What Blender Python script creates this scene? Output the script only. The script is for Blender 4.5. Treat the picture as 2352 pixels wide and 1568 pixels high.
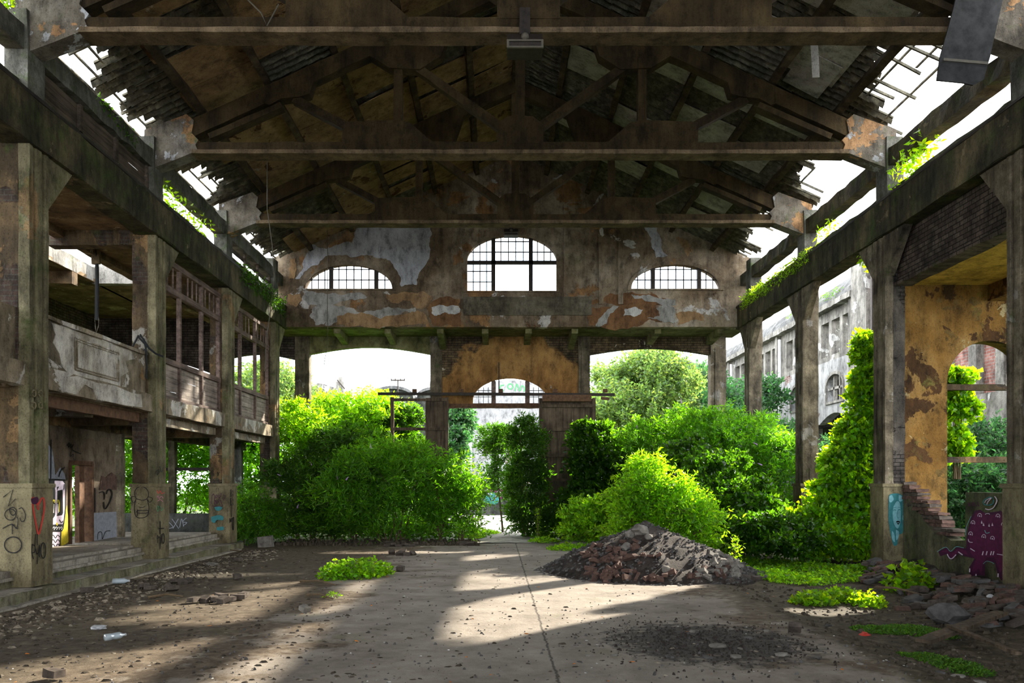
import bpy, math, random
import numpy as np
from mathutils import Vector, Matrix
from mathutils.geometry import tessellate_polygon
for _o in list(bpy.data.objects):
    bpy.data.objects.remove(_o)
SC = bpy.context.scene
COL = SC.collection
# ------------------------------------------------------------------ camera, world, sun, exposure
EYE = 1.6
FPX = 1900.0
CX, CY = 1142.0, 1110.0
cam = bpy.data.cameras.new('camera')
cam.sensor_width = 36.0
cam.sensor_fit = 'HORIZONTAL'
cam.lens = 36.0 * FPX / 2352.0
cam.shift_x = (1176 - CX) / 2352.0
cam.shift_y = (CY - 784) / 2352.0
cam.clip_end = 500
camo = bpy.data.objects.new('camera', cam)
camo.location = (0, 0, EYE)
camo.rotation_euler = (math.pi / 2, 0, 0)
COL.objects.link(camo)
SC.camera = camo
SUN_AZ, SUN_EL = math.radians(43), math.radians(27.5)
world = bpy.data.worlds.new('sky')
SC.world = world
world.use_nodes = True
wt = world.node_tree
wt.nodes.clear()
wo = wt.nodes.new('ShaderNodeOutputWorld')
wb = wt.nodes.new('ShaderNodeBackground')
wtc = wt.nodes.new('ShaderNodeTexCoord')
wn = wt.nodes.new('ShaderNodeTexNoise')
wn.inputs['Scale'].default_value = 2.2
wn.inputs['Detail'].default_value = 6
wr = wt.nodes.new('ShaderNodeValToRGB')
wr.color_ramp.elements[0].position = 0.38
wr.color_ramp.elements[0].color = (0.80, 0.90, 1.0, 1)
wr.color_ramp.elements[1].position = 0.62
wr.color_ramp.elements[1].color = (1.0, 0.99, 0.97, 1)
wt.links.new(wtc.outputs['Generated'], wn.inputs['Vector'])
wt.links.new(wn.outputs['Fac'], wr.inputs['Fac'])
wt.links.new(wr.outputs['Color'], wb.inputs['Color'])
wb.inputs['Strength'].default_value = 4.4
wt.links.new(wb.outputs['Background'], wo.inputs['Surface'])
sl = bpy.data.lights.new('sun', 'SUN')
sl.energy = 9.5
sl.angle = math.radians(0.9)
sl.color = (1.0, 0.91, 0.75)
so = bpy.data.objects.new('sun', sl)
sd = Vector((math.sin(SUN_AZ) * math.cos(SUN_EL), math.cos(SUN_AZ) * math.cos(SUN_EL), math.sin(SUN_EL)))
so.rotation_euler = sd.to_track_quat('Z', 'Y').to_euler()
so.location = (20, 20, 30)
COL.objects.link(so)
SC.view_settings.view_transform = 'Standard'
SC.view_settings.look = 'None'
SC.view_settings.gamma = 1.0
SC.view_settings.use_curve_mapping = False
SC.view_settings.exposure = 0.95
# ------------------------------------------------------------------ measures
FL = -0.18                       # hall floor
XL, XR = -7.22, 8.2              # nave faces of the two column rows
YC = [8.05, 12.77, 17.49, 22.2, 26.9]
CD = 0.55
XM = 0.49                        # ridge
YG, YD = 28.2, 30.0              # gable wall, door wall
rnd = random.Random(7)
rng = np.random.default_rng(11)
def PY(px, py, Y):               # point seen at px,py lying in the plane y = Y
    return Vector(((px - CX) * Y / FPX, Y, EYE + (CY - py) * Y / FPX))
def PX(px, py, X):               # same, in the plane x = X
    Y = X * FPX / (px - CX)
    return Vector((X, Y, EYE + (CY - py) * Y / FPX))
def PZ(px, py, z=FL):
    Y = (EYE - z) * FPX / (py - CY)
    return Vector(((px - CX) * Y / FPX, Y, z))
def roof_z(x):                   # underside of the roofing
    return 9.3 + 0.455 * (x + 7.5) if x <= XM else 9.3 + 0.455 * (2 * XM - x + 7.5)
# ------------------------------------------------------------------ tree of objects
def tag(o, label=None, cat=None, group=None, kind=None):
    if label: o['label'] = label
    if cat: o['category'] = cat
    if group: o['group'] = group
    if kind: o['kind'] = kind
    return o
def thing(name, label, cat, loc=(0, 0, 0), group=None, kind=None):
    o = bpy.data.objects.new(name, None)
    o.empty_display_size = 0.2
    o.location = loc
    COL.objects.link(o)
    return tag(o, label, cat, group, kind)
def root_loc(p):
    v = Vector((0, 0, 0))
    while p is not None:
        v = v + Vector(p.location)
        p = p.parent
    return v
class MB:
    def __init__(s):
        s.v = []; s.f = []
    def add(s, vs, fs):
        n = len(s.v)
        s.v.extend([tuple(v) for v in vs])
        s.f.extend([tuple(i + n for i in f) for f in fs])
        return s
    def box(s, x0, x1, y0, y1, z0, z1):
        return s.add([(x0, y0, z0), (x1, y0, z0), (x1, y1, z0), (x0, y1, z0), (x0, y0, z1), (x1, y0, z1), (x1, y1, z1), (x0, y1, z1)],
                     [(0, 3, 2, 1), (4, 5, 6, 7), (0, 1, 5, 4), (1, 2, 6, 5), (2, 3, 7, 6), (3, 0, 4, 7)])
    def beam(s, p0, p1, w, h, up=(0, 0, 1), rough=0.0, seg=None):
        p0, p1 = Vector(p0), Vector(p1)
        d = p1 - p0
        L = d.length
        d = d / L
        u = Vector(up)
        if abs(u.dot(d)) > 0.98: u = Vector((0, 1, 0))
        r = d.cross(u).normalized()
        u = r.cross(d).normalized()
        n = seg or (max(2, int(L / 0.35)) if rough else 1)
        vs, fs = [], []
        for i in range(n + 1):
            c = p0 + d * (L * i / n)
            for a, b in ((-1, -1), (1, -1), (1, 1), (-1, 1)):
                j = Vector((rnd.uniform(-1, 1), rnd.uniform(-1, 1), rnd.uniform(-1, 1))) * rough
                vs.append(c + r * (a * w / 2) + u * (b * h / 2) + j)
        for i in range(n):
            for k in range(4):
                a, b = i * 4 + k, i * 4 + (k + 1) % 4
                fs.append((a, b, b + 4, a + 4))
        fs.append((3, 2, 1, 0)); fs.append(tuple(n * 4 + k for k in range(4)))
        return s.add(vs, fs)
    def tube(s, pts, r, n=6, r1=None):
        pts = [Vector(p) for p in pts]
        r1 = r if r1 is None else r1
        vs, fs = [], []
        m = len(pts)
        for i, p in enumerate(pts):
            t = (pts[min(i + 1, m - 1)] - pts[max(i - 1, 0)]).normalized()
            a = t.cross(Vector((0, 0, 1)))
            if a.length < 0.05: a = t.cross(Vector((1, 0, 0)))
            a.normalize(); b = t.cross(a)
            rr = r + (r1 - r) * i / max(1, m - 1)
            for k in range(n):
                q = 2 * math.pi * k / n
                vs.append(p + a * (math.cos(q) * rr) + b * (math.sin(q) * rr))
        for i in range(m - 1):
            for k in range(n):
                fs.append((i * n + k, i * n + (k + 1) % n, (i + 1) * n + (k + 1) % n, (i + 1) * n + k))
        fs.append(tuple(range(n))[::-1]); fs.append(tuple((m - 1) * n + k for k in range(n)))
        return s.add(vs, fs)
    def holed(s, outer, holes, fn, d0, d1):
        loops = [outer] + list(holes)
        tris = tessellate_polygon([[Vector((u, v, 0)) for u, v in lp] for lp in loops])
        flat = [p for lp in loops for p in lp]
        n = len(flat)
        vs = [fn(u, v, d0) for u, v in flat] + [fn(u, v, d1) for u, v in flat]
        fs = [tuple(t) for t in tris] + [tuple(i + n for i in t)[::-1] for t in tris]
        k = 0
        for lp in loops:
            m = len(lp)
            for i in range(m):
                a, b = k + i, k + (i + 1) % m
                fs.append((a, b, b + n, a + n))
            k += m
        return s.add(vs, fs)
    def ico(s, c, r, jag=0.25, sub=1, sq=(1, 1, 1), rot=None):
        import bmesh
        bm = bmesh.new()
        bmesh.ops.create_icosphere(bm, subdivisions=sub, radius=1.0)
        R = rot or Matrix.Rotation(rnd.uniform(0, 6.28), 3, 'Z')
        vs = []
        for v in bm.verts:
            q = v.co * (1 + rnd.uniform(-jag, jag))
            q = R @ Vector((q.x * sq[0], q.y * sq[1], q.z * sq[2]))
            vs.append(Vector(c) + q * r)
        fs = [tuple(v.index for v in f.verts) for f in bm.faces]
        bm.free()
        return s.add(vs, fs)
    def build(s, name, mat, parent=None, smooth=False, **kw):
        off = root_loc(parent)
        me = bpy.data.meshes.new(name)
        me.from_pydata([(v[0] - off[0], v[1] - off[1], v[2] - off[2]) for v in s.v], [], s.f)
        me.materials.append(mat)
        if smooth:
            me.polygons.foreach_set('use_smooth', [True] * len(me.polygons))
        me.validate(); me.update()
        o = bpy.data.objects.new(name, me)
        COL.objects.link(o)
        if parent is not None: o.parent = parent
        return tag(o, **kw)
def FXZ(u, v, d): return (u, d, v)     # wall facing the camera: u = x, v = z, depth along y
def FYZ(u, v, d): return (d, u, v)     # wall along the hall: u = y, v = z
def FXY(u, v, d): return (u, v, d)
def rect(u0, u1, v0, v1): return [(u0, v0), (u1, v0), (u1, v1), (u0, v1)]
def arch(u0, u1, v0, vs, vt, n=16):
    c, a = (u0 + u1) / 2, (u1 - u0) / 2
    pts = [(u0, v0), (u1, v0)]
    for i in range(n + 1):
        t = math.pi * i / n
        p = (c + a * math.cos(t), vs + (vt - vs) * math.sin(t))
        if i in (0, n) and abs(vs - v0) < 1e-4: continue
        pts.append(p)
    return pts
def struct(o, label=None): return tag(o, label, None, None, 'structure')
# ------------------------------------------------------------------ materials
class NT:
    def __init__(s, name):
        s.m = bpy.data.materials.new(name); s.m.use_nodes = True
        s.t = s.m.node_tree; s.t.nodes.clear()
        s.out = s.t.nodes.new('ShaderNodeOutputMaterial')
        g = s.t.nodes.new('ShaderNodeNewGeometry')
        s.P = g.outputs['Position']; s.isl = g.outputs['Random Per Island']; s.Nn = g.outputs['Normal']
    def n(s, typ, **kw):
        x = s.t.nodes.new(typ)
        for k, v in kw.items():
            if hasattr(x, k) and not k[0].isupper(): setattr(x, k, v)
            else: s.set(x, k, v)
        return x
    def set(s, x, k, v):
        i = x.inputs[k]
        if hasattr(v, 'is_output') or isinstance(v, bpy.types.NodeSocket): s.t.links.new(v, i)
        else: i.default_value = v
    def mapping(s, scale, vec=None, rot=(0, 0, 0), loc=(0, 0, 0)):
        m = s.n('ShaderNodeMapping'); s.set(m, 'Vector', vec or s.P)
        m.inputs['Scale'].default_value = scale; m.inputs['Rotation'].default_value = rot; m.inputs['Location'].default_value = loc
        return m.outputs[0]
    def noise(s, scale, detail=5, rough=0.6, vec=None, dist=0.0):
        x = s.n('ShaderNodeTexNoise'); s.set(x, 'Vector', vec or s.P)
        x.inputs['Scale'].default_value = scale; x.inputs['Detail'].default_value = detail
        x.inputs['Roughness'].default_value = rough; x.inputs['Distortion'].default_value = dist
        return x.outputs['Fac']
    def ramp(s, fac, stops):
        r = s.n('ShaderNodeValToRGB'); s.set(r, 'Fac', fac)
        e = r.color_ramp.elements
        while len(e) < len(stops): e.new(0.5)
        for k, (p, c) in enumerate(stops):
            e[k].position = p
            e[k].color = (c, c, c, 1) if isinstance(c, (int, float)) else (c[0], c[1], c[2], 1)
        return r.outputs['Color']
    def math(s, op, a, b=0.0, c=None):
        x = s.n('ShaderNodeMath', operation=op)
        for i, v in enumerate((a, b) if c is None else (a, b, c)):
            if isinstance(v, bpy.types.NodeSocket): s.t.links.new(v, x.inputs[i])
            else: x.inputs[i].default_value = v
        return x.outputs[0]
    def mix(s, fac, a, b, mode='MIX'):
        x = s.n('ShaderNodeMix', data_type='RGBA', blend_type=mode)
        for i, v in ((0, fac), (6, a), (7, b)):
            if isinstance(v, bpy.types.NodeSocket): s.t.links.new(v, x.inputs[i])
            elif i == 0: x.inputs[0].default_value = v
            else: x.inputs[i].default_value = (v[0], v[1], v[2], 1)
        return x.outputs[2]
    def xyz(s, vec=None):
        x = s.n('ShaderNodeSeparateXYZ'); s.set(x, 'Vector', vec or s.P)
        return x.outputs
    def finish(s, col, bumph=None, bump=0.3, dist=0.02, rough=0.9, spec=0.2, metal=0.0):
        b = s.n('ShaderNodeBsdfPrincipled')
        s.set(b, 'Base Color', col if isinstance(col, bpy.types.NodeSocket) else (col[0], col[1], col[2], 1))
        s.set(b, 'Roughness', rough); s.set(b, 'Specular IOR Level', spec); s.set(b, 'Metallic', metal)
        if bumph is not None:
            bn = s.n('ShaderNodeBump'); s.set(bn, 'Height', bumph)
            bn.inputs['Strength'].default_value = bump; bn.inputs['Distance'].default_value = dist
            s.t.links.new(bn.outputs[0], b.inputs['Normal'])
        s.t.links.new(b.outputs[0], s.out.inputs['Surface'])
        return s.m
def weathered(name, cols, sc=1.3, streak=0.6, moss=0.0, patches=(), bump=0.5, bands=0.0, mosscol=(0.045, 0.075, 0.012), rough=0.9, brick=None, bias=None):
    """stained masonry: cols dark>light, patches = (scale, threshold, colour), brick = ('x'|'y', scale, c1, c2, mortar, noise threshold)"""
    t = NT(name)
    n1 = t.noise(sc, 8, 0.65)
    k = len(cols)
    col = t.ramp(n1, [(0.30 + 0.40 * i / max(1, k - 1), c) for i, c in enumerate(cols)])
    hgt = t.noise(sc * 14, 4, 0.7)
    if brick:
        ax, bs, c1, c2, mo, th = brick
        o = t.xyz()
        cv = t.n('ShaderNodeCombineXYZ')
        t.set(cv, 'X', o[0] if ax == 'x' else o[1]); t.set(cv, 'Y', o[2])
        br = t.n('ShaderNodeTexBrick')
        t.set(br, 'Vector', cv.outputs[0])
        br.inputs['Scale'].default_value = bs
        br.inputs['Color1'].default_value = (*c1, 1); br.inputs['Color2'].default_value = (*c2, 1); br.inputs['Mortar'].default_value = (*mo, 1)
        br.inputs['Mortar Size'].default_value = 0.018; br.inputs['Brick Width'].default_value = 0.5; br.inputs['Row Height'].default_value = 0.18
        bn_ = t.noise(sc * 0.45, 6, 0.6, dist=0.5)
        if bias:
            bx = t.math('MULTIPLY', t.math('ABSOLUTE', t.math('SUBTRACT', o[0], bias[0])), bias[2])
            bn_ = t.math('ADD', t.math('ADD', t.math('MULTIPLY', bn_, 0.5), 0.25), t.math('ADD', bx, t.math('MULTIPLY', t.math('SUBTRACT', o[2], bias[1]), bias[3])))
        bf = t.ramp(bn_, [(th, 0.0), (th + 0.02, 1.0)])
        stain = t.mix(1.0, br.outputs['Color'], t.ramp(t.noise(sc * 2.5, 6, 0.7), [(0.35, 0.35), (0.65, 1.15)]), 'MULTIPLY')
        col = t.mix(bf, col, stain)
        hb = t.math('MULTIPLY', t.math('SUBTRACT', 0.35, t.math('MULTIPLY', br.outputs['Fac'], 1.2)), 1.0)
        hm = t.mix(bf, (1, 1, 1), hb)
        hgt = t.math('ADD', t.math('MULTIPLY', hgt, 0.5), hm)
    for ps, th, pc in patches:
        v = t.mapping((1, 1, 1), loc=(ps * 7.3, th * 31, ps * 3.1))
        f = t.ramp(t.noise(ps, 7, 0.62, vec=v, dist=0.35), [(th, 0.0), (th + 0.012, 1.0)])
        tone = t.mix(1.0, pc, t.ramp(t.noise(sc * 3, 5, 0.6), [(0.3, 0.62), (0.7, 1.15)]), 'MULTIPLY')
        col = t.mix(f, col, tone)
        hgt = t.math('ADD', hgt, t.math('MULTIPLY', f, 0.6))
    if streak:
        v = t.mapping((2.4, 2.4, 0.28))
        sf = t.ramp(t.noise(1.2, 6, 0.7, vec=v), [(0.30, 1.0 - streak), (0.58, 1.0)])
        col = t.mix(1.0, col, sf, 'MULTIPLY')
    if bands:
        v = t.mapping((0.6, 0.6, 3.2))
        col = t.mix(1.0, col, t.ramp(t.noise(1.0, 4, 0.6, vec=v), [(0.40, 1.0 - bands), (0.55, 1.0)]), 'MULTIPLY')
    if moss:
        mf = t.ramp(t.math('ADD', t.noise(sc * 1.7, 7, 0.7), 0.0), [(0.62 - moss * 0.35, 0.0), (0.78 - moss * 0.3, 1.0)])
        col = t.mix(t.math('MULTIPLY', mf, 0.85), col, mosscol)
    col = t.mix(1.0, col, t.ramp(t.noise(3.4, 8, 0.75, vec=t.mapping((1, 1, 0.55), loc=(3, 8, 1))), [(0.36, 0.42), (0.50, 0.95), (0.70, 1.25)]), 'MULTIPLY')
    pit = t.noise(38, 3, 0.7)
    col = t.mix(1.0, col, t.ramp(pit, [(0.30, 0.45), (0.46, 1.0)]), 'MULTIPLY')
    return t.finish(col, hgt, bump, 0.03, rough)
def plain(name, c, rough=0.8, var=0.35, sc=6, metal=0.0, spec=0.2, bump=0.2):
    t = NT(name)
    f = t.noise(sc, 6, 0.65)
    col = t.mix(1.0, c, t.ramp(f, [(0.3, 1 - var), (0.7, 1 + var)]), 'MULTIPLY')
    return t.finish(col, f, bump, 0.01, rough, spec, metal)
def wood(name, c, c2, axis='y', sc=1.0):
    t = NT(name)
    s_ = {'x': (0.5, 9, 9), 'y': (9, 0.5, 9), 'z': (9, 9, 0.5)}[axis]
    v = t.mapping(tuple(q * sc for q in s_))
    f = t.noise(1.5, 7, 0.7, vec=v)
    col = t.ramp(f, [(0.33, c), (0.52, c2), (0.70, tuple(q * 1.5 for q in c2))])
    col = t.mix(1.0, col, t.ramp(t.noise(2.0, 5, 0.6), [(0.3, 0.45), (0.65, 1.15)]), 'MULTIPLY')
    return t.finish(col, f, 0.5, 0.02, 0.85)
def leafmat(name, c, tr, var=0.5, gl=0.45):
    t = NT(name)
    v = t.ramp(t.isl, [(0.0, 1 - var), (0.5, 1.0), (1.0, 1 + var)])
    hue = t.mix(t.ramp(t.math('FRACT', t.math('MULTIPLY', t.isl, 7.31)), [(0.55, 0.0), (1.0, 0.55)]), c, (c[0] * 2.3, c[1] * 1.25, c[2] * 0.6))
    col = t.mix(1.0, hue, v, 'MULTIPLY')
    hue2 = t.mix(t.ramp(t.math('FRACT', t.math('MULTIPLY', t.isl, 7.31)), [(0.55, 0.0), (1.0, 0.5)]), tr, (tr[0] * 1.9, tr[1] * 1.1, tr[2] * 0.5))
    col2 = t.mix(1.0, hue2, v, 'MULTIPLY')
    b = t.n('ShaderNodeBsdfPrincipled'); t.set(b, 'Base Color', col); t.set(b, 'Roughness', gl); t.set(b, 'Specular IOR Level', 0.6)
    tr_ = t.n('ShaderNodeBsdfTranslucent'); t.set(tr_, 'Color', col2)
    mx = t.n('ShaderNodeMixShader'); mx.inputs[0].default_value = 0.6
    t.t.links.new(b.outputs[0], mx.inputs[1]); t.t.links.new(tr_.outputs[0], mx.inputs[2])
    t.t.links.new(mx.outputs[0], t.out.inputs['Surface'])
    return t.m
GREY = [(0.035, 0.032, 0.026), (0.10, 0.092, 0.075), (0.20, 0.185, 0.155)]
M = {}
M['column'] = weathered('column_concrete', [(0.07969, 0.06825, 0.03713), (0.1806, 0.1575, 0.09075), (0.3187, 0.2835, 0.1733)], 1.1, 0.6, 0.22, [(0.9, 0.60, (0.30, 0.20, 0.10))], bands=0.12)
M['column_right'] = weathered('column_right_concrete', [(0.07735, 0.06202, 0.0418), (0.1658, 0.1351, 0.09196), (0.3315, 0.2751, 0.1923)], 1.4, 0.75, 0.12, [(1.6, 0.63, (0.34, 0.31, 0.27))], bands=0.22)
M['pier'] = weathered('pier_plaster', [(0.04, 0.0296, 0.01848), (0.096, 0.0666, 0.0363), (0.176, 0.1184, 0.0594)], 1.2, 0.5, 0.1, [(0.8, 0.575, (0.26, 0.16, 0.075)), (1.3, 0.64, (0.30, 0.28, 0.24))], brick=('x', 2.2, (0.10, 0.06, 0.045), (0.06, 0.045, 0.035), (0.10, 0.09, 0.07), 0.55))
M['pier_dark'] = weathered('dark_brick_pier', [(0.03, 0.025, 0.02), (0.07, 0.06, 0.05), (0.13, 0.11, 0.09)], 2.0, 0.4, 0.0, bump=0.7, brick=('x', 2.2, (0.05, 0.04, 0.035), (0.09, 0.075, 0.065), (0.012, 0.01, 0.008), 0.5))
M['plinth'] = weathered('plinth_concrete', [(0.1214, 0.09856, 0.0532), (0.1973, 0.1654, 0.09576), (0.2732, 0.2323, 0.1383)], 0.8, 0.35, 0.1, bump=0.25)
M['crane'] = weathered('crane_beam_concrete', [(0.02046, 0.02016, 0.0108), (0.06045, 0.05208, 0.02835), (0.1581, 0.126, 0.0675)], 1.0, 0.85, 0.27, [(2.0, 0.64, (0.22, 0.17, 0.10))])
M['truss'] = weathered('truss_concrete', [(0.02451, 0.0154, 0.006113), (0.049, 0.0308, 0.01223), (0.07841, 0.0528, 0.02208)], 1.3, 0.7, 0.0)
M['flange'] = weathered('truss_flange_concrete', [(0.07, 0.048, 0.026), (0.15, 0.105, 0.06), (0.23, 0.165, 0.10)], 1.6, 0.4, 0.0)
M['haunch'] = weathered('truss_haunch_plaster', [(0.0675, 0.0525, 0.0375), (0.15, 0.1275, 0.0975), (0.24, 0.2175, 0.1875)], 1.6, 0.4, 0.15, [(1.5, 0.56, (0.34, 0.19, 0.09)), (2.1, 0.60, (0.42, 0.42, 0.42))])
M['post'] = weathered('upper_post_concrete', [(0.048, 0.048, 0.04), (0.12, 0.116, 0.096), (0.216, 0.208, 0.184)], 1.8, 0.5, 0.3)
M['curb'] = weathered('curb_concrete', [(0.032, 0.036, 0.024), (0.08, 0.08, 0.056), (0.16, 0.152, 0.112)], 1.8, 0.3, 0.4)
M['gable'] = weathered('gable_plaster', [(0.0561, 0.03917, 0.02331), (0.1403, 0.09792, 0.05861), (0.2805, 0.2203, 0.1532), (0.4301, 0.3672, 0.293)], 0.36, 0.45, 0.04,
                       [(0.62, 0.585, (0.30, 0.165, 0.07)), (0.85, 0.61, (0.50, 0.47, 0.43)), (0.5, 0.64, (0.14, 0.075, 0.035))], bump=0.5, bands=0.15)
M['gable_ledge'] = weathered('gable_ledge_concrete', [(0.0675, 0.05625, 0.0375), (0.1275, 0.1087, 0.075), (0.1875, 0.165, 0.1237)], 0.9, 0.4, 0.05, bands=0.3)
for k_, cc_ in dict(pale=[(0.22, 0.22, 0.225), (0.36, 0.36, 0.38), (0.46, 0.46, 0.49)], ochre=[(0.17, 0.10, 0.045), (0.27, 0.165, 0.08), (0.34, 0.22, 0.12)], grey=[(0.17, 0.16, 0.145), (0.30, 0.29, 0.27), (0.42, 0.40, 0.38)],
                     brown=[(0.08, 0.04, 0.02), (0.16, 0.08, 0.035), (0.24, 0.135, 0.06)], white=[(0.4, 0.39, 0.37), (0.52, 0.51, 0.49)]).items():
    M['skin_' + k_] = weathered('gable_skin_' + k_, cc_, 0.9, 0.3, 0.0, bump=0.25)
M['soffit'] = weathered('soffit_concrete', [(0.0675, 0.06375, 0.0225), (0.15, 0.1387, 0.06), (0.24, 0.2175, 0.1125)], 1.2, 0.0, 0.2, bands=0)
M['door_wall'] = weathered('door_wall_plaster', [(0.16, 0.0756, 0.021), (0.288, 0.1512, 0.048), (0.4, 0.2304, 0.084)], 0.9, 0.3, 0.0, [(1.3, 0.66, (0.5, 0.45, 0.36))],
                           brick=('x', 2.1, (0.10, 0.065, 0.04), (0.16, 0.115, 0.06), (0.03, 0.022, 0.014), 0.72), bias=(0.55, 5.9, 0.09, 0.12))
M['brick_dark'] = weathered('dark_brick', [(0.04, 0.032, 0.028), (0.072, 0.056, 0.048)], 1.2, 0.2, 0.05, bump=0.8, brick=('y', 2.0, (0.075, 0.05, 0.04), (0.13, 0.10, 0.08), (0.012, 0.01, 0.008), 0.0))
M['brick_dark_x'] = weathered('dark_brick_cross', [(0.05, 0.04, 0.035), (0.09, 0.07, 0.06)], 1.2, 0.2, 0.05, bump=0.8, brick=('x', 2.0, (0.05, 0.035, 0.03), (0.09, 0.07, 0.055), (0.012, 0.01, 0.008), 0.0))
M['ochre'] = weathered('ochre_plaster', [(0.1133, 0.05217, 0.008317), (0.2058, 0.1084, 0.02495), (0.2829, 0.1685, 0.05545)], 0.9, 0.35, 0.12, [(1.1, 0.545, (0.075, 0.035, 0.012)), (1.6, 0.62, (0.40, 0.32, 0.17)), (2.4, 0.60, (0.16, 0.10, 0.03))], mosscol=(0.14, 0.16, 0.03))
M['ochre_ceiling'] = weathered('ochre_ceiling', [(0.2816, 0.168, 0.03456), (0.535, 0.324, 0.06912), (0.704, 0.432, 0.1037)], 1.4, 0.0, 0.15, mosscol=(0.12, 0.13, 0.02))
M['gallery'] = weathered('gallery_plaster', [(0.114, 0.09, 0.0574), (0.247, 0.198, 0.1353), (0.399, 0.342, 0.2624)], 1.0, 0.5, 0.08, [(1.0, 0.56, (0.60, 0.56, 0.50)), (1.4, 0.63, (0.36, 0.22, 0.10))])
M['gallery_white'] = weathered('gallery_white_plaster', [(0.20, 0.16, 0.115), (0.50, 0.46, 0.40), (0.68, 0.65, 0.59)], 1.3, 0.25, 0.0)
M['aisle_ceiling'] = weathered('aisle_ceiling_board', [(0.04, 0.028, 0.016), (0.13, 0.085, 0.045), (0.24, 0.17, 0.10)], 1.2, 0.0, 0.0, [(1.5, 0.60, (0.30, 0.24, 0.16))])
M['deck'] = weathered('deck_stone', [(0.225, 0.195, 0.1575), (0.315, 0.285, 0.24), (0.39, 0.36, 0.315)], 1.0, 0.0, 0.0, bump=0.2)
M['riser'] = weathered('stair_riser', [(0.09, 0.08625, 0.045), (0.195, 0.18, 0.1125), (0.285, 0.2625, 0.2025)], 1.6, 0.5, 0.25, mosscol=(0.12, 0.15, 0.04), bump=0.4)
M['mural_wall'] = weathered('mural_wall_plaster', [(0.091, 0.07, 0.049), (0.168, 0.126, 0.0875), (0.252, 0.196, 0.14)], 0.7, 0.3, 0.0, bump=0.15)
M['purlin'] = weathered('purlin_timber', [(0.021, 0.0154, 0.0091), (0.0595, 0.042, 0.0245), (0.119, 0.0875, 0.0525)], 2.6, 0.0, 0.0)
M['board'] = weathered('ceiling_board_brown', [(0.1286, 0.07823, 0.03639), (0.2286, 0.1445, 0.06895), (0.3429, 0.2227, 0.1149)], 0.9, 0.0, 0.0, [(2.6, 0.655, (0.34, 0.29, 0.22)), (1.2, 0.62, (0.085, 0.04, 0.015))], bump=0.3)
M['board_grey'] = weathered('ceiling_board_grey', [(0.1852, 0.171, 0.1496), (0.3135, 0.292, 0.2565), (0.4275, 0.399, 0.3562)], 1.2, 0.0, 0.0, bump=0.2)
M['tile'] = weathered('roof_tile_underside', [(0.04275, 0.04132, 0.0342), (0.1069, 0.09975, 0.0741), (0.228, 0.2065, 0.1425)], 5.0, 0.0, 0.0, bump=0.6)
M['white_brick'] = weathered('whitewashed_brick', [(0.22, 0.22, 0.23), (0.30, 0.30, 0.31), (0.36, 0.36, 0.37)], 0.9, 0.2, 0.0, bump=0.5,
                             brick=('x', 1.9, (0.20, 0.09, 0.07), (0.26, 0.2, 0.19), (0.27, 0.26, 0.26), 0.58))
M['white_brick_y'] = weathered('whitewashed_brick_side', [(0.175, 0.1715, 0.168), (0.28, 0.28, 0.28), (0.364, 0.364, 0.364)], 0.5, 0.45, 0.0, bump=0.5,
                               brick=('y', 1.7, (0.15, 0.06, 0.05), (0.28, 0.2, 0.18), (0.32, 0.31, 0.31), 0.54))
M['red_brick_y'] = weathered('red_brick_side', [(0.2, 0.1, 0.08), (0.3, 0.18, 0.15)], 0.5, 0.3, 0.0, bump=0.5, brick=('y', 1.7, (0.26, 0.105, 0.085), (0.38, 0.20, 0.17), (0.30, 0.27, 0.25), 0.0))
M['facade'] = weathered('facade_concrete', [(0.08806, 0.08278, 0.0738), (0.2076, 0.1962, 0.1771), (0.3145, 0.3005, 0.2716)], 0.9, 0.6, 0.03, [(1.0, 0.6, (0.6, 0.6, 0.58))])
M['roof_felt'] = weathered('mossy_roof_covering', [(0.048, 0.048, 0.051), (0.12, 0.12, 0.12), (0.204, 0.198, 0.192)], 1.5, 0.6, 0.05)
M['inside_shade'] = plain('painted_interior_shade', (0.025, 0.024, 0.022), 0.9)  # near-black colour paints in the shade of rooms behind the factory windows
M['lowwall'] = weathered('low_wall_concrete', [(0.0245, 0.028, 0.0245), (0.056, 0.0595, 0.0525), (0.098, 0.098, 0.0875)], 1.2, 0.4, 0.1)
M['dado'] = weathered('dado_wall_plaster', [(0.036, 0.039, 0.021), (0.096, 0.093, 0.054), (0.156, 0.144, 0.09)], 1.2, 0.5, 0.25)
M['wood_dark'] = wood('dark_door_timber', (0.035, 0.024, 0.016), (0.11, 0.08, 0.055), 'z')
M['wood_frame'] = wood('window_frame_timber', (0.07, 0.045, 0.038), (0.17, 0.12, 0.10), 'y')
M['wood_panel'] = wood('weathered_panel_timber', (0.10, 0.075, 0.06), (0.30, 0.245, 0.21), 'y')
M['siding'] = wood('dark_siding_timber', (0.03, 0.022, 0.016), (0.09, 0.068, 0.05), 'y')
M['steel'] = plain('dark_steel', (0.035, 0.028, 0.024), 0.6, 0.4, 9, 0.3)
M['rust'] = plain('rusty_steel', (0.11, 0.06, 0.035), 0.8, 0.5, 9, 0.1)
M['sheet'] = plain('dark_hanging_sheet', (0.028, 0.028, 0.028), 0.8, 0.6, 5)
M['cable'] = plain('black_cable', (0.012, 0.013, 0.014), 0.5, 0.2, 9)
M['wire'] = plain('grey_wire', (0.09, 0.08, 0.06), 0.6, 0.2, 9)
M['brick'] = plain('loose_brick', (0.075, 0.06, 0.05), 0.95, 0.55, 9, bump=0.6)
M['brick_red'] = plain('loose_red_brick', (0.10, 0.06, 0.048), 0.95, 0.45, 11, bump=0.6)
M['stone'] = plain('grey_stone', (0.18, 0.165, 0.145), 0.95, 0.45, 7, bump=0.6)
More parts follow.
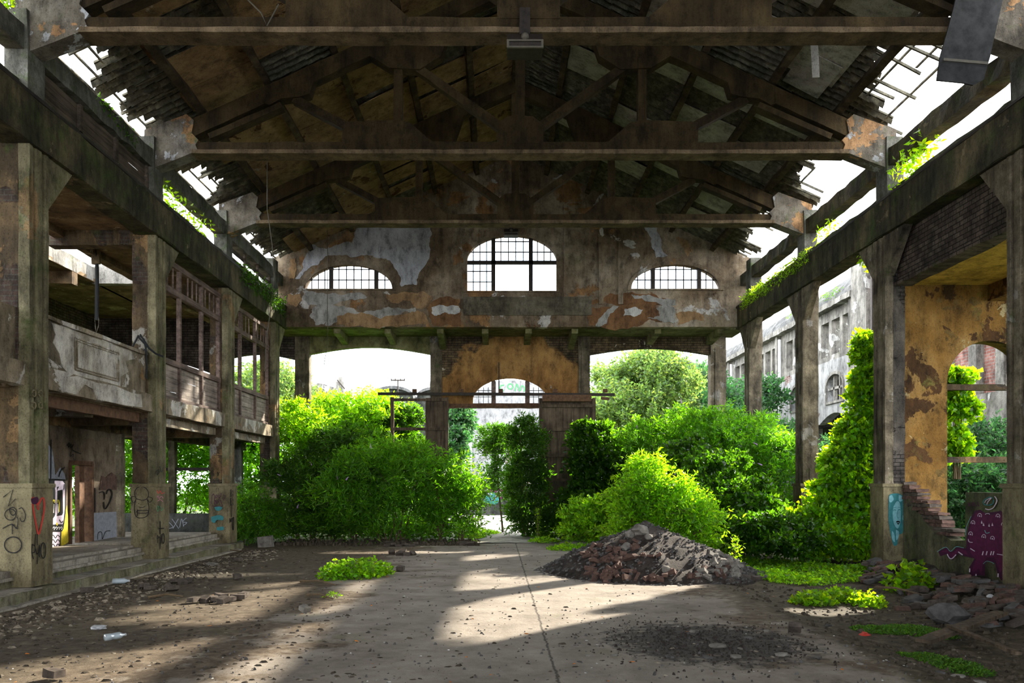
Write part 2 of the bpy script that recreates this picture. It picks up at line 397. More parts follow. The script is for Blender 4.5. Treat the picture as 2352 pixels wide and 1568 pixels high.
M['stone_dark'] = plain('dark_stone', (0.085, 0.08, 0.078), 0.9, 0.5, 7, bump=0.6)
M['chip'] = plain('litter_chips', (0.20, 0.17, 0.13), 0.95, 0.7, 20)
M['chip_dark'] = plain('dark_litter', (0.06, 0.048, 0.035), 0.95, 0.7, 20)
M['chip_white'] = plain('white_litter', (0.62, 0.62, 0.60), 0.8, 0.3, 20)
M['autumn'] = plain('fallen_leaf_orange', (0.50, 0.17, 0.03), 0.7, 0.5, 8)
M['white_plastic'] = plain('white_plastic', (0.42, 0.43, 0.45), 0.4, 0.2, 12)
M['pipe'] = plain('pale_downpipe', (0.55, 0.55, 0.56), 0.5, 0.2, 4)
M['bark'] = plain('twig_bark', (0.12, 0.085, 0.05), 0.9, 0.4, 9)
M['flower'] = plain('lilac_flower', (0.42, 0.25, 0.50), 0.8, 0.2, 9)
M['cream_flower'] = plain('cream_flower', (0.62, 0.60, 0.40), 0.8, 0.2, 9)
for k_, c_ in dict(black=(0.008, 0.008, 0.009), red=(0.50, 0.05, 0.035), white=(0.62, 0.62, 0.64), yellow=(0.62, 0.50, 0.03), teal=(0.03, 0.16, 0.17),
                   teal_light=(0.16, 0.36, 0.40), purple=(0.085, 0.008, 0.05), lilac=(0.60, 0.50, 0.62), greyblue=(0.24, 0.25, 0.29), dark_purple=(0.05, 0.006, 0.035), pink=(0.45, 0.16, 0.24), green=(0.08, 0.25, 0.12)).items():
    M['p_' + k_] = plain('spray_paint_' + k_, c_, 0.7, 0.25, 14, bump=0.05)
M['leaf'] = leafmat('buddleia_leaf', (0.0435, 0.1425, 0.0064), (0.208, 0.561, 0.0084))
M['leaf_dark'] = leafmat('dark_leaf', (0.02218, 0.072, 0.00512), (0.0896, 0.2722, 0.00672))
M['leaf_bright'] = leafmat('bright_leaf', (0.07975, 0.2175, 0.0064), (0.4, 0.792, 0.0105))
M['leaf_vine'] = leafmat('vine_leaf', (0.0174, 0.06825, 0.00512), (0.1008, 0.2864, 0.0056), gl=0.35)
M['leaf_ivy'] = leafmat('creeper_leaf', (0.0435, 0.135, 0.0056), (0.48, 0.858, 0.007), gl=0.4)
M['leaf_tree'] = leafmat('tree_leaf', (0.07, 0.15, 0.04), (0.2, 0.34, 0.06))
M['leaf_bluish'] = leafmat('bluish_leaf', (0.022, 0.07, 0.03), (0.06, 0.2, 0.05))
M['moss'] = leafmat('moss_leaf', (0.05, 0.15, 0.015), (0.14, 0.34, 0.02))
t = NT('window_glass')
gb = t.n('ShaderNodeBsdfTransparent'); gb.inputs[0].default_value = (0.93, 0.96, 0.98, 1)
gg = t.n('ShaderNodeBsdfGlossy'); gg.inputs['Roughness'].default_value = 0.15
gm = t.n('ShaderNodeMixShader'); gm.inputs[0].default_value = 0.06
t.t.links.new(gb.outputs[0], gm.inputs[1]); t.t.links.new(gg.outputs[0], gm.inputs[2]); t.t.links.new(gm.outputs[0], t.out.inputs['Surface'])
M['glass'] = t.m
t = NT('clear_plastic')
b_ = t.n('ShaderNodeBsdfPrincipled'); t.set(b_, 'Base Color', (0.7, 0.8, 0.88, 1)); t.set(b_, 'Roughness', 0.15); t.set(b_, 'Transmission Weight', 0.5)
t.t.links.new(b_.outputs[0], t.out.inputs['Surface'])
M['clear'] = t.m
# hall floor: worn concrete lane, dirt, coal-black patch, crack
t = NT('floor_concrete_and_dirt')
o_ = t.xyz()
nA = t.noise(0.35, 8, 0.6); nB = t.noise(1.6, 8, 0.7); nC = t.noise(30, 4, 0.8); nD = t.noise(6, 6, 0.7)
conc = t.ramp(nB, [(0.3, (0.17, 0.145, 0.12)), (0.5, (0.26, 0.225, 0.19)), (0.72, (0.35, 0.31, 0.265))])
dirt = t.ramp(nD, [(0.3, (0.055, 0.04, 0.028)), (0.5, (0.12, 0.09, 0.063)), (0.7, (0.21, 0.165, 0.12))])
lane = t.math('SUBTRACT', 3.2, t.math('ABSOLUTE', t.math('SUBTRACT', o_[0], 0.45)))       # >0 on the lane
msk = t.ramp(t.math('ADD', t.math('MULTIPLY', lane, 0.22), t.math('ADD', t.math('MULTIPLY', t.math('SUBTRACT', nA, 0.5), 1.5), t.math('MULTIPLY', t.math('SUBTRACT', nB, 0.5), 1.0))), [(0.0, 0.0), (0.10, 0.75), (0.35, 1.0)])
col = t.mix(msk, dirt, conc)
edge = t.ramp(t.math('ADD', o_[0], t.math('MULTIPLY', t.math('SUBTRACT', nB, 0.5), 1.6)), [(0.0, 0.0), (1.0, 1.0)])
er = t.n('ShaderNodeMapRange'); t.set(er, 'Value', t.math('ADD', o_[0], t.math('MULTIPLY', t.math('SUBTRACT', nB, 0.5), 1.2)))
er.inputs['From Min'].default_value = 3.75; er.inputs['From Max'].default_value = 3.9
soil = t.ramp(nD, [(0.3, (0.028, 0.022, 0.014)), (0.5, (0.07, 0.056, 0.036)), (0.72, (0.16, 0.13, 0.09))])
col = t.mix(er.outputs[0], col, soil)
lr = t.n('ShaderNodeMapRange'); t.set(lr, 'Value', t.math('ADD', o_[0], t.math('MULTIPLY', t.math('SUBTRACT', nA, 0.5), 3.0)))
lr.inputs['From Min'].default_value = -3.0; lr.inputs['From Max'].default_value = -4.4
col = t.mix(t.math('MULTIPLY', lr.outputs[0], 0.7), col, t.ramp(nD, [(0.3, (0.05, 0.04, 0.027)), (0.6, (0.12, 0.098, 0.068)), (0.75, (0.21, 0.18, 0.13))]))
ex = t.math('DIVIDE', t.math('SUBTRACT', o_[0], 2.35), 1.25); ey = t.math('DIVIDE', t.math('SUBTRACT', o_[1], 9.3), 1.35)
er2 = t.math('ADD', t.math('ADD', t.math('MULTIPLY', ex, ex), t.math('MULTIPLY', ey, ey)), t.math('MULTIPLY', t.math('SUBTRACT', nD, 0.5), 2.6))
col = t.mix(t.ramp(er2, [(0.5, 0.93), (1.3, 0.0)]), col, t.ramp(nC, [(0.35, (0.018, 0.016, 0.015)), (0.65, (0.075, 0.068, 0.062))]))
ck = t.math('ABSOLUTE', t.math('SUBTRACT', t.math('ADD', o_[0], t.math('MULTIPLY', t.math('SUBTRACT', nD, 0.5), 0.10)), 0.55))
col = t.mix(t.ramp(ck, [(0.006, 0.8), (0.02, 0.0)]), col, (0.03, 0.025, 0.02))
mg = t.ramp(t.noise(0.9, 6, 0.6, vec=t.mapping((1, 1, 1), loc=(9, 4, 0))), [(0.60, 0.0), (0.72, 0.35)])
col = t.mix(mg, col, (0.13, 0.14, 0.05))
speck = t.ramp(t.noise(55, 2, 0.6), [(0.66, 0.0), (0.70, 0.8)])
col = t.mix(speck, col, (0.10, 0.085, 0.065))
M['floor'] = t.finish(col, t.math('ADD', t.math('MULTIPLY', nC, 0.4), nD), 0.55, 0.035, 0.92)
M['ground'] = weathered('outside_soil', [(0.025, 0.025, 0.012), (0.05, 0.05, 0.025), (0.10, 0.09, 0.05)], 1.6, 0.0, 0.5, mosscol=(0.04, 0.09, 0.015))
M['path'] = weathered('path_gravel', [(0.30, 0.27, 0.23), (0.42, 0.39, 0.34), (0.55, 0.52, 0.47)], 2.0, 0.0, 0.0)
M['mound'] = weathered('mound_earth', [(0.0186, 0.01508, 0.01288), (0.0465, 0.03712, 0.03192), (0.0868, 0.0696, 0.05992)], 2.4, 0.0, 0.0, bump=0.9)
# ================================================================== setting
def nz(x, y, s=1.0, seed=0.0):
    return (math.sin(x * 1.3 * s + seed) + math.sin(y * 1.7 * s + 1.3 + seed) + math.sin((x + y) * 0.9 * s + 2.1 * seed) + math.sin((x - 1.6 * y) * 2.3 * s + seed)) / 4
def ground_z(x, y):
    z = FL
    if x > 3.9: z -= 0.10 * min(1, (x - 3.9) / 0.6)
    if x > 6.2: z += 0.10 * min(1, (x - 6.2) / 1.5)
    return z + 0.012 * nz(x, y, 1.4)
m = MB()
xs = [-7.3 + i * 0.35 for i in range(47)]
ys = [-16 + j * 0.4 for j in range(104)]
vs = [(x, y, ground_z(x, y)) for y in ys for x in xs]
fs = [(j * 47 + i, j * 47 + i + 1, (j + 1) * 47 + i + 1, (j + 1) * 47 + i) for j in range(103) for i in range(46)]
m.add(vs, fs)
struct(m.build('floor', M['floor'], smooth=True), 'worn concrete and dirt floor of the ruined hall')
m = MB()
m.add([(-60, -20, FL - 0.16), (80, -20, FL - 0.16), (80, 140, FL - 0.16), (-60, 140, FL - 0.16)], [(0, 1, 2, 3)])
struct(m.build('ground', M['ground']), 'overgrown soil around the ruined hall')
m = MB()
pth = [(-0.9, 1.9, 24.6), (-0.35, 1.45, 27), (-0.4, 1.2, 30), (-0.9, 1.3, 34), (-2.2, 2.2, 40), (-3.5, 4.5, 46), (-5, 7, 49.5)]
vs = []
for a, b, y in pth:
    z = FL + 0.02 if y < 30 else FL - 0.02
    vs += [(a, y, z), (b, y, z)]
m.add(vs, [(2 * i, 2 * i + 1, 2 * i + 3, 2 * i + 2) for i in range(len(pth) - 1)])
struct(m.build('path', M['path']), 'pale gravel path leading out through the doorway')

# ------------------------------------------------------------------ columns
side_name = {-1: 'left', 1: 'right'}
where = {(-1, 1): 'nearest whole column on the left, with a red sprayed heart on its plinth',
         (-1, 2): 'second on the left, with a round-headed figure drawn on its plinth',
         (-1, 3): 'third on the left, with blue scribbles on its plinth',
         (-1, 4): 'at the far left corner, next to the bushes and without steps',
         (1, 1): 'at the right edge of the view beside the purple mural',
         (1, 2): 'on the right, with green creeper climbing its far side',
         (1, 3): 'rising alone out of the thicket on the right',
         (1, 4): 'furthest of the right row, in the bushes before the gable wall'}
COLS = {}
def column(side, k):
    y0 = YC[k]; y1 = y0 + CD
    X = XL if side < 0 else XR
    s = side
    base = 0.0 if s < 0 else FL - 0.02
    w = 0.5 if s < 0 else 0.42
    t = thing('concrete_column', ('mossy concrete column, ' if s < 0 else 'grey streaked concrete column, ') + where[(s, k)], 'column', (X + s * w / 2, y0 + CD / 2, base))
    COLS[(s, k)] = t
    # plinth with cap
    m = MB()
    m.beam((X + s * (w / 2 - 0.02), y0 + CD / 2, base), (X + s * (w / 2 - 0.02), y0 + CD / 2, 1.53), w + 0.06, CD + 0.06, up=(0, 1, 0), rough=0.006, seg=5)
    m.build('plinth', M['plinth'], t)
    m = MB()
    m.beam((X + s * (w / 2 - 0.02), y0 + CD / 2, 1.53), (X + s * (w / 2 - 0.02), y0 + CD / 2, 1.60), w + 0.12, CD + 0.12, up=(0, 1, 0), rough=0.004, seg=2)
    m.build('plinth_cap', M['plinth'], t)
    # fluted shaft facing the hall
    d = 0.17
    pr = [(0, 0.0), (0.0, 0.10), (0.03, 0.12), (0.03, 0.19), (0.0, 0.21), (0.0, 0.35), (0.03, 0.37), (0.03, 0.44), (0.0, 0.46), (0.0, CD), (d, CD), (d, 0)]
    m = MB()
    n = 16; vs = []; fs = []
    for i in range(n + 1):
        z = 1.6 + (6.9 - 1.6) * i / n
        for a, b in pr:
            vs.append((X + s * (a + rnd.uniform(-.005, .008)), y0 + b + rnd.uniform(-.006, .006), z))
    q = len(pr)
    for i in range(n):
        for j in range(q):
            fs.append((i * q + j, i * q + (j + 1) % q, (i + 1) * q + (j + 1) % q, (i + 1) * q + j))
    m.add(vs, fs)
    m.build('shaft', M['column'] if s < 0 else M['column_right'], t)
    # pier behind the shaft
    m = MB()
    m.beam((X + s * (d + (w - d) / 2), y0 + CD / 2 - 0.01, 1.6), (X + s * (d + (w - d) / 2), y0 + CD / 2 - 0.01, 6.9), w - d, CD - 0.03, up=(0, 1, 0), rough=0.012)
    m.build('pier', M['pier'] if s < 0 else M['pier_dark'] if k == 2 else M['column_right'], t)
    # haunches up to the crane beam
    for e in ((1,) if s < 0 else (-1, 1)):
        if k == 4 and s > 0 and e > 0: reach = 0.7
        else: reach = 0.85
        ya = y0 + 0.03 if e < 0 else y1 - 0.03
        m = MB()
        m.holed([(ya, 5.95), (ya + e * reach, 6.9), (ya, 6.9)] if e > 0 else [(ya, 5.95), (ya, 6.9), (ya + e * reach, 6.9)], [], FYZ, X + s * 0.02, X + s * (0.30 if e > 0 else .2))
        m.build('bracket', M['column'] if s < 0 else M['column_right'], t)
    # short post carrying the truss
    m = MB()
    xa = X + s * 0.05; xb = X + s * 0.40
    m.beam(((xa + xb) / 2, y0 + CD / 2, 7.58), ((xa + xb) / 2, y0 + CD / 2, 8.95), 0.35, CD - 0.05, up=(0, 1, 0), rough=0.01)
    m.build('upper_post', M['post'], t)
    return t
for k in (1, 2, 3, 4): column(-1, k)
for k in (1, 2, 3, 4): column(1, k)
# ------------------------------------------------------------------ crane beams with curbs and eave beams
for s, X in ((-1, XL), (1, XR)):
    t = thing('crane_beam', 'long mossy concrete crane beam running along the %s row of columns' % side_name[s], 'beam', (X + s * .2, 14, 6.9))
    m = MB(); m.beam((X + s * 0.19, -16, 7.225), (X + s * 0.19, YG + 0.05, 7.225), 0.50, 0.73, rough=0.014)
    m.build('beam_web', M['crane'], t)
    m = MB(); m.beam((X + s * 0.16, -16, 6.90), (X + s * 0.16, YG, 6.90), 0.42, 0.10, rough=0.008)
    m.build('bottom_flange', M['crane'], t)
    m = MB(); m.beam((X - s * 0.02, -16, 7.60), (X - s * 0.02, YG, 7.60), 0.10, 0.05, rough=0.006)
    m.build('crane_rail', M['steel'], t)
    m = MB(); m.beam((X + s * 0.28, -16, 7.72), (X + s * 0.28, YG - 0.1, 7.72), 0.22, 0.27, rough=0.02)
    c = m.build('sill_curb', M['curb'], t)
    for k in range(4):
        y0, y1 = YC[k] + CD - 0.03, YC[k + 1] + 0.03
        m = MB(); m.beam((X + s * 0.24, y0, 8.50), (X + s * 0.24, y1, 8.50), 0.30, 0.36, rough=0.02)
        m.build('eave_beam', M['post'] if s < 0 else M['crane'], None, label='rough concrete eave beam above the %s crane beam, bay %s' % (side_name[s], ['nearest the camera', 'between the first two roof trusses', 'between the second and third roof trusses', 'next to the gable wall'][k]), cat='beam', group='eave beams')
    m = MB(); m.beam((X + s * 0.24, YC[4] + CD, 8.50), (X + s * 0.24, YG, 8.50), 0.30, 0.36, rough=0.01); m.build('end_stub', M['post'], t)
# boards nailed between curb and eave on the left
def siding(name, y0, y1, X, zs, keep, label, framed=True):
    t = thing(name, label, 'siding', (X, y0, 7.86))
    for i, z in enumerate(zs):
        if i not in keep: continue
        m = MB(); m.beam((X - 0.02, y0, z + rnd.uniform(-.01, .01)), (X - 0.02, y1, z + rnd.uniform(-.01, .01)), 0.03, 0.115, rough=0.004)
        m.build('plank', M['siding'], t)
    for f in (0, 0.33, 0.66, 1):
        y = y0 + (y1 - y0) * f
        m = MB(); m.beam((X + 0.03, y, 7.84), (X + 0.03, y, 8.34), 0.06, 0.09, up=(0, 1, 0), rough=0.003)
        m.build('batten', M['siding'], t)
siding('clerestory_siding', YC[1] + CD, YC[2], XL - 0.22, [7.91, 8.03, 8.16, 8.28], (0, 1, 2, 3), 'dark wooden boarding above the left crane beam, nearest bay')
siding('clerestory_siding', YC[3] + CD + .2, YC[4], XL - 0.22, [7.91, 8.03, 8.16, 8.28], (0, 2), 'broken dark wooden boarding above the left crane beam next to the gable wall')
# ------------------------------------------------------------------ roof
PURL = [6.85, 5.45, 4.0, 2.6, 1.2]
for s in (-1, 1):
    for i, d in enumerate(PURL):
        x = XM + s * d
        t_ = ['lowest', 'second', 'third', 'fourth', 'topmost'][i]
        m = MB(); z = roof_z(x) - 0.20
        m.beam((x, -16, z), (x, YG, z), 0.15, 0.20, up=(-s * -0.4, 0, 1), rough=0.012)
        m.build('roof_purlin', M['purlin'], None, label='%s timber purlin up from the eave under the %s roof slope' % (t_, side_name[s]), cat='purlin', group='roof purlins')
m = MB(); m.beam((XM, -16, roof_z(XM) - 0.18), (XM, YG, roof_z(XM) - 0.18), 0.16, 0.24, rough=0.01)
m.build('ridge_beam', M['purlin'], None, label='dark timber ridge beam at the top of the roof', cat='beam')
r2 = random.Random(5)
def hole_w(s, y):                 # how much roofing is gone above the eave
    if y < 9: return 0.2
    k = (y - 13.3) % 4.72
    a = 0.48 + 0.22 * math.sin(y * 1.9 + s) + 0.16 * math.sin(y * 4.7)
    if s > 0:
        a = 0.95 + 0.25 * math.sin(y * 1.3)
        if 14.2 < y < 17.0: a = 1.55
    if k > 4.2: a *= 0.6
    return max(0.15, a)
for s in (-1, 1):
    m = MB()
    y = -16.0
    lo = 8.45 if s < 0 else 8.5
    while y < YG + 0.3:
        w = 0.21
        e = lo - hole_w(s, y) + r2.uniform(-0.22, 0.22)      # distance from ridge where this rib ends
        segs = [(0.0, e)]
        if r2.random() < 0.10 and y > 11:
            h = r2.uniform(1.2, e - 0.6)
            g = r2.uniform(0.12, 0.3)
            segs = [(0, h), (h + g, e)]
        for a, b in segs:
            dz = r2.uniform(-0.012, 0.012)
            pa = (XM + s * a, y, roof_z(XM + s * a)); pb = (XM + s * b, y, roof_z(XM + s * b))
            jag = r2.uniform(-0.09, 0.09)
            m.add([(pa[0], y, pa[2] + .05), (pa[0], y + w + .02, pa[2] + .05), (pb[0] + s * jag, y + w + .02, pb[2] + .05 - s * 0), (pb[0], y, pb[2] + .05),
                   (pa[0], y, pa[2] + .09), (pa[0], y + w + .02, pa[2] + .09), (pb[0] + s * jag, y + w + .02, pb[2] + .09), (pb[0], y, pb[2] + .09)],
                  [(0, 1, 2, 3), (7, 6, 5, 4), (0, 3, 7, 4), (1, 5, 6, 2), (2, 6, 7, 3)])
            # raised rib of the tile course, overlapping tile by tile
            c = a + 0.02
            while c < b - 0.06:
                c2 = min(c + 0.33, b)
                x0_, x1_ = XM + s * c, XM + s * c2
                o1, o2 = 0.035, 0.0
                m.add([(x0_, y + .02, roof_z(x0_) + .05 + dz - o2), (x0_, y + .10, roof_z(x0_) - .03 + dz - o2), (x0_, y + .17, roof_z(x0_) + .05 + dz),
                       (x1_, y + .02, roof_z(x1_) + .05 + dz - o1), (x1_, y + .10, roof_z(x1_) - .03 + dz - o1), (x1_, y + .17, roof_z(x1_) + .05 + dz - o1)],
                      [(0, 1, 4, 3), (1, 2, 5, 4), (3, 4, 5)])
                c = c2
        y += w
    # laths left over the gaps by the eave
    for d in ([7.05, 7.3, 7.55, 7.8, 8.05, 8.3] if s < 0 else [6.9, 7.2, 7.5, 7.8, 8.1]):
        x = XM + s * d
        yy = -16.0
        while yy < YG + .2:
            L = r2.uniform(1.0, 3.4)
            if s < 0 and r2.random() < 0.85 or s > 0 and r2.random() < 0.45:
                m.beam((x, yy, roof_z(x) + 0.02), (x, min(yy + L, YG + .2), roof_z(x) + 0.02 + r2.uniform(-.03, .03)), 0.045, 0.03, rough=0.003)
            yy += L
    yy = 11.0
    while yy < YG:
        if r2.random() < (0.75 if s < 0 else 0.6):
            a_, b_ = 6.7, r2.uniform(7.6, 8.3)
            m.beam((XM + s * a_, yy, roof_z(XM + s * a_) - .01), (XM + s * b_, yy + r2.uniform(-.08, .08), roof_z(XM + s * b_) - .03), 0.04, 0.05, rough=0.003)
        yy += r2.uniform(0.3, 0.75)
    struct(m.build('ceiling_' + side_name[s], M['tile']), 'dark underside of the %s roof slope, torn open along the eave' % side_name[s])
# lining boards
edges = [0.0, 1.2, 2.6, 4.0, 5.45, 6.85, 7.55]
m = MB(); 
def board(m, s, a, b, y0, y1, drop=0.0, tilt=0.0):
    x0, x1 = XM + s * a, XM + s * b
    za, zb = roof_z(x0) - .10, roof_z(x1) - .10 - drop
    th = 0.018
    m.add([(x0, y0, za), (x0, y1, za - tilt), (x1, y1, zb - tilt), (x1, y0, zb), (x0, y0, za + th), (x0, y1, za + th - tilt), (x1, y1, zb + th - tilt), (x1, y0, zb + th)],
          [(0, 1, 2, 3), (7, 6, 5, 4), (0, 3, 7, 4), (1, 5, 6, 2), (3, 2, 6, 7), (0, 4, 5, 1)])
for i in range(6):
    y = -16.0
    while y < YG - 0.05:
        L = min(1.18, YG - y)
        a, b = edges[i], edges[i + 1]
        gone = 0.07 if i < 5 else 0.55
        if y < 11: gone = 0
        if r2.random() > gone:
            aa = a + 0.02; bb = b - 0.02
            if i == 5: bb = a + r2.uniform(0.15, 0.65)
            board(m, -1, aa, bb, y + 0.012, y + L - 0.012 - (0 if r2.random() < .8 else r2.uniform(.1, .4)), 0.06 if r2.random() < 0.1 else 0.0, 0.03 if r2.random() < .12 else 0)
        y += L
struct(m.build('ceiling_lining', M['board']), 'stained brown lining boards under the left roof slope')
PN = [(3, 11.2, 1.7), (4, 11.0, 2.0), (2, 11.6, 1.1), (3, 13.3, 1.9), (4, 13.4, 1.6), (5, 13.6, 1.4), (4, 15.6, 1.7), (3, 16.0, .8), (5, 16.5, 1.3), (1, 15.8, .8), (2, 16.9, 1.2), (2, 18.4, 1.2), (3, 18.6, .9), (4, 18.2, 1.4), (1, 20.0, 1.2), (3, 20.4, 1.6), (4, 21.0, 1.1), (2, 21.8, 1.3), (3, 23.2, 1.2), (4, 23.6, 1.9), (4, 26.0, 1.2), (2, 24.6, 1.0), (1, 23.4, 1.0), (0, 26.2, 1.2)]
for i, y, L in PN:
    m = MB()
    a, b = edges[i], edges[i + 1]
    if i == 5: a, b = 5.6, 6.75
    board(m, 1, a + 0.05, b - (0.05 if r2.random() < .6 else .35), y, y + L, r2.choice([0, 0, 0.05]), 0)
    m.build('ceiling_panel', M['board_grey'], None, label='pale grey lining panel still fixed under the right roof slope', cat='panel', group='remaining panels of the right slope')
# ------------------------------------------------------------------ trusses
def truss(k):
    yc = YC[k] + CD / 2
    nm = {1: 'nearest', 2: 'second', 3: 'third'}[k]
    t = thing('roof_truss', '%s brown concrete roof truss spanning the hall, counted from the camera' % nm, 'truss', (XM, yc, 8.62), None)
    D = 0.30
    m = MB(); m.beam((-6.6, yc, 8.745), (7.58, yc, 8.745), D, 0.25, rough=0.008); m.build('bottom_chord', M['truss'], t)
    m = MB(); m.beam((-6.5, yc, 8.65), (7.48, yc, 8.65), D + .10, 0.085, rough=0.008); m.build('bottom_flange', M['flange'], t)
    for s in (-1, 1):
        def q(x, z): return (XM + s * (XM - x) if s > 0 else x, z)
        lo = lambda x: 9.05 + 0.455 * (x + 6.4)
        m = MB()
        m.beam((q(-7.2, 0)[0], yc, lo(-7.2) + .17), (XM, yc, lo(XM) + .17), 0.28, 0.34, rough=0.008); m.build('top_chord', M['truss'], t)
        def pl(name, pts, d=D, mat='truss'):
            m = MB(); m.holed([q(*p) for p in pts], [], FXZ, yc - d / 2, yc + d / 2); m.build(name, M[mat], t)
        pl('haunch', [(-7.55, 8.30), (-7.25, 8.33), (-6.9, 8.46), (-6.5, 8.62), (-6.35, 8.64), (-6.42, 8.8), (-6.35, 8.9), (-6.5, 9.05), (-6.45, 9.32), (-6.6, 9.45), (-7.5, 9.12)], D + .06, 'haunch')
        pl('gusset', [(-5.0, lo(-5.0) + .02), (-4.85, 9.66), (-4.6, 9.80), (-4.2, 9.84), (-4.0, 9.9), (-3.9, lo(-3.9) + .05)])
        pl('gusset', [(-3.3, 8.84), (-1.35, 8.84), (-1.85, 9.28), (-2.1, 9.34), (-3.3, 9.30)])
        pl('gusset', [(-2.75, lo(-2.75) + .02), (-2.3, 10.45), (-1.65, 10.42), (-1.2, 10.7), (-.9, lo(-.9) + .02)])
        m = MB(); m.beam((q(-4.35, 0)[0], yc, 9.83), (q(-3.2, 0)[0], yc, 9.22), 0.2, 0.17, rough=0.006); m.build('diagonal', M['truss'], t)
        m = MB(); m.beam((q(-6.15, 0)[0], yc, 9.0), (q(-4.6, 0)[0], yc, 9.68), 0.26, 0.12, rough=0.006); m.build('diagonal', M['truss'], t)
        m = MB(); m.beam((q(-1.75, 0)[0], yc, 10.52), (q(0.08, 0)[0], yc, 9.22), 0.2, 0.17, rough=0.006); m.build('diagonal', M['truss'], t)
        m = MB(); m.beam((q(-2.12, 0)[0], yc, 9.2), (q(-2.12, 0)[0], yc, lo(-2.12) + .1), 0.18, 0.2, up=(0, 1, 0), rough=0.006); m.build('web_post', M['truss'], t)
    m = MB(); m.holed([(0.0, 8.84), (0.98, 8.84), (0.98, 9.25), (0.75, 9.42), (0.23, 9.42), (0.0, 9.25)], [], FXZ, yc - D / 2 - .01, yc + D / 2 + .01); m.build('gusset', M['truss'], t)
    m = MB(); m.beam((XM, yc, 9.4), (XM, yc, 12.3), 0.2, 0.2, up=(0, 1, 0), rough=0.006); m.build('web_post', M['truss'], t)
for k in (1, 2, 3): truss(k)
# ------------------------------------------------------------------ gable wall
W1 = (-6.56, -3.55, 8.2, 8.2, 9.08)
W2 = (-1.05, 2.05, 8.13, 9.17, 10.08)
W3 = (4.54, 7.62, 8.2, 8.2, 9.08)
gb_out = [(-7.75, 6.92), (8.75, 6.92), (8.75, roof_z(8.75) + .05), (XM, roof_z(XM) + .05), (-7.75, roof_z(-7.75) + .05)]
m = MB(); m.holed(gb_out, [arch(*W1), arch(*W2), arch(*W3)], FXZ, YG, YG + 0.32)
struct(m.build('wall_back', M['gable']), 'stained peeling gable wall with three arched windows')
def arch_ring(w, e, y0, y1):
    u0, u1, v0, vs_, vt = w
    m = MB()
    m.holed(arch(u0 - e, u1 + e, v0 - 0.02, vs_, vt + e, 24), [arch(u0 + .03, u1 - .03, v0 + .03, vs_ + (.03 if vs_ == v0 else 0), vt - .03, 24)], FXZ, y0, y1)
    return m
def arch_h(w, u):
    u0, u1, v0, vs_, vt = w
    c, a = (u0 + u1) / 2, (u1 - u0) / 2
    q = 1 - ((u - c) / a) ** 2
    return vs_ + (vt - vs_) * math.sqrt(max(0, q))
def big_window(i, w, mull, transom, label, gone):
    t = struct(thing('window_%d' % i, None, None, ((w[0] + w[1]) / 2, YG, w[2])), label)
    m = arch_ring(w, 0.10, YG - 0.05, YG + 0.02); m.build('surround', M['gable'], t)
    m = arch_ring(w, 0.0, YG + 0.06, YG + 0.14)
    m.build('window_frame', M['rust'], t)
    m = MB()
    for u in mull: m.box(u - .07, u + .07, YG + .04, YG + .16, w[2], arch_h(w, u) - .01)
    for z in transom: m.box(w[0], w[1], YG + .04, YG + .16, z - .06, z + .06)
    m.build('mullion', M['steel'], t)
    m = MB(); g = MB()
    us = [w[0]] + list(mull) + [w[1]]
    zs = [w[2]] + list(transom) + [None]
    for a in range(len(us) - 1):
        for b in range(len(zs) - 1):
            if (a, b) in gone: continue
            u0, u1 = us[a], us[a + 1]
            n = max(2, round((u1 - u0) / 0.25))
            for j in range(1, n):
                u = u0 + (u1 - u0) * j / n
                top = arch_h(w, u) if zs[b + 1] is None else zs[b + 1]
                if top > zs[b]: m.box(u - .017, u + .017, YG + .085, YG + .115, zs[b], top)
            top = max(arch_h(w, u0 + .2), arch_h(w, u1 - .2), arch_h(w, (u0 + u1) / 2)) if zs[b + 1] is None else zs[b + 1]
            z = zs[b] + 0.36
            while z < top - 0.1:
                ua, ub = u0, u1
                if zs[b + 1] is None:
                    while arch_h(w, ua) < z and ua < ub: ua += 0.03
                    while arch_h(w, ub) < z and ub > ua: ub -= 0.03
                if ub > ua: m.box(ua, ub, YG + .085, YG + .115, z - .017, z + .017)
                z += 0.36
            tp = []
            if zs[b + 1] is None:
                N = 8
                tp = [(u0 + (u1 - u0) * (N - q_) / N, max(zs[b] + .02, arch_h(w, u0 + (u1 - u0) * (N - q_) / N))) for q_ in range(N + 1)]
            else: tp = [(u1, zs[b + 1]), (u0, zs[b + 1])]
            g.holed([(u0, zs[b]), (u1, zs[b])] + tp, [], FXZ, YG + .098, YG + .102)
    m.build('glazing_bars', M['steel'], t)
    g.build('pane', M['glass'], t)
big_window(1, W1, (-5.67, -4.13), (), 'left low arched steel window in the gable wall', ())
big_window(2, W2, (-.13, 1.15), (9.15,), 'tall middle arched window in the gable wall with panes missing', ((1, 0), (2, 0)))
big_window(3, W3, (5.32, 6.9), (), 'right low arched steel window in the gable wall', ())
def jagged(pts, it=3, amp=.16):
    for _ in range(it):
        q = []
        for i, p in enumerate(pts):
            n_ = pts[(i + 1) % len(pts)]
            dx, dy = n_[0] - p[0], n_[1] - p[1]
            k_ = rnd.uniform(-amp, amp)
            q += [p, ((p[0] + n_[0]) / 2 - dy * k_, (p[1] + n_[1]) / 2 + dx * k_)]
        pts = q
    return pts
GW = bpy.data.objects['wall_back']
def skin(mat, pts, ox, oy, sc=2.8, th=.012, Y=YG, parent=None):
    P_ = [PY(ox + x / sc, oy + y / sc, Y) for x, y in jagged(pts)]
    m = MB(); m.holed([(p.x, p.z) for p in P_], [], FXZ, Y - th, Y + .01); m.build('plaster_skin', M[mat], parent or GW)
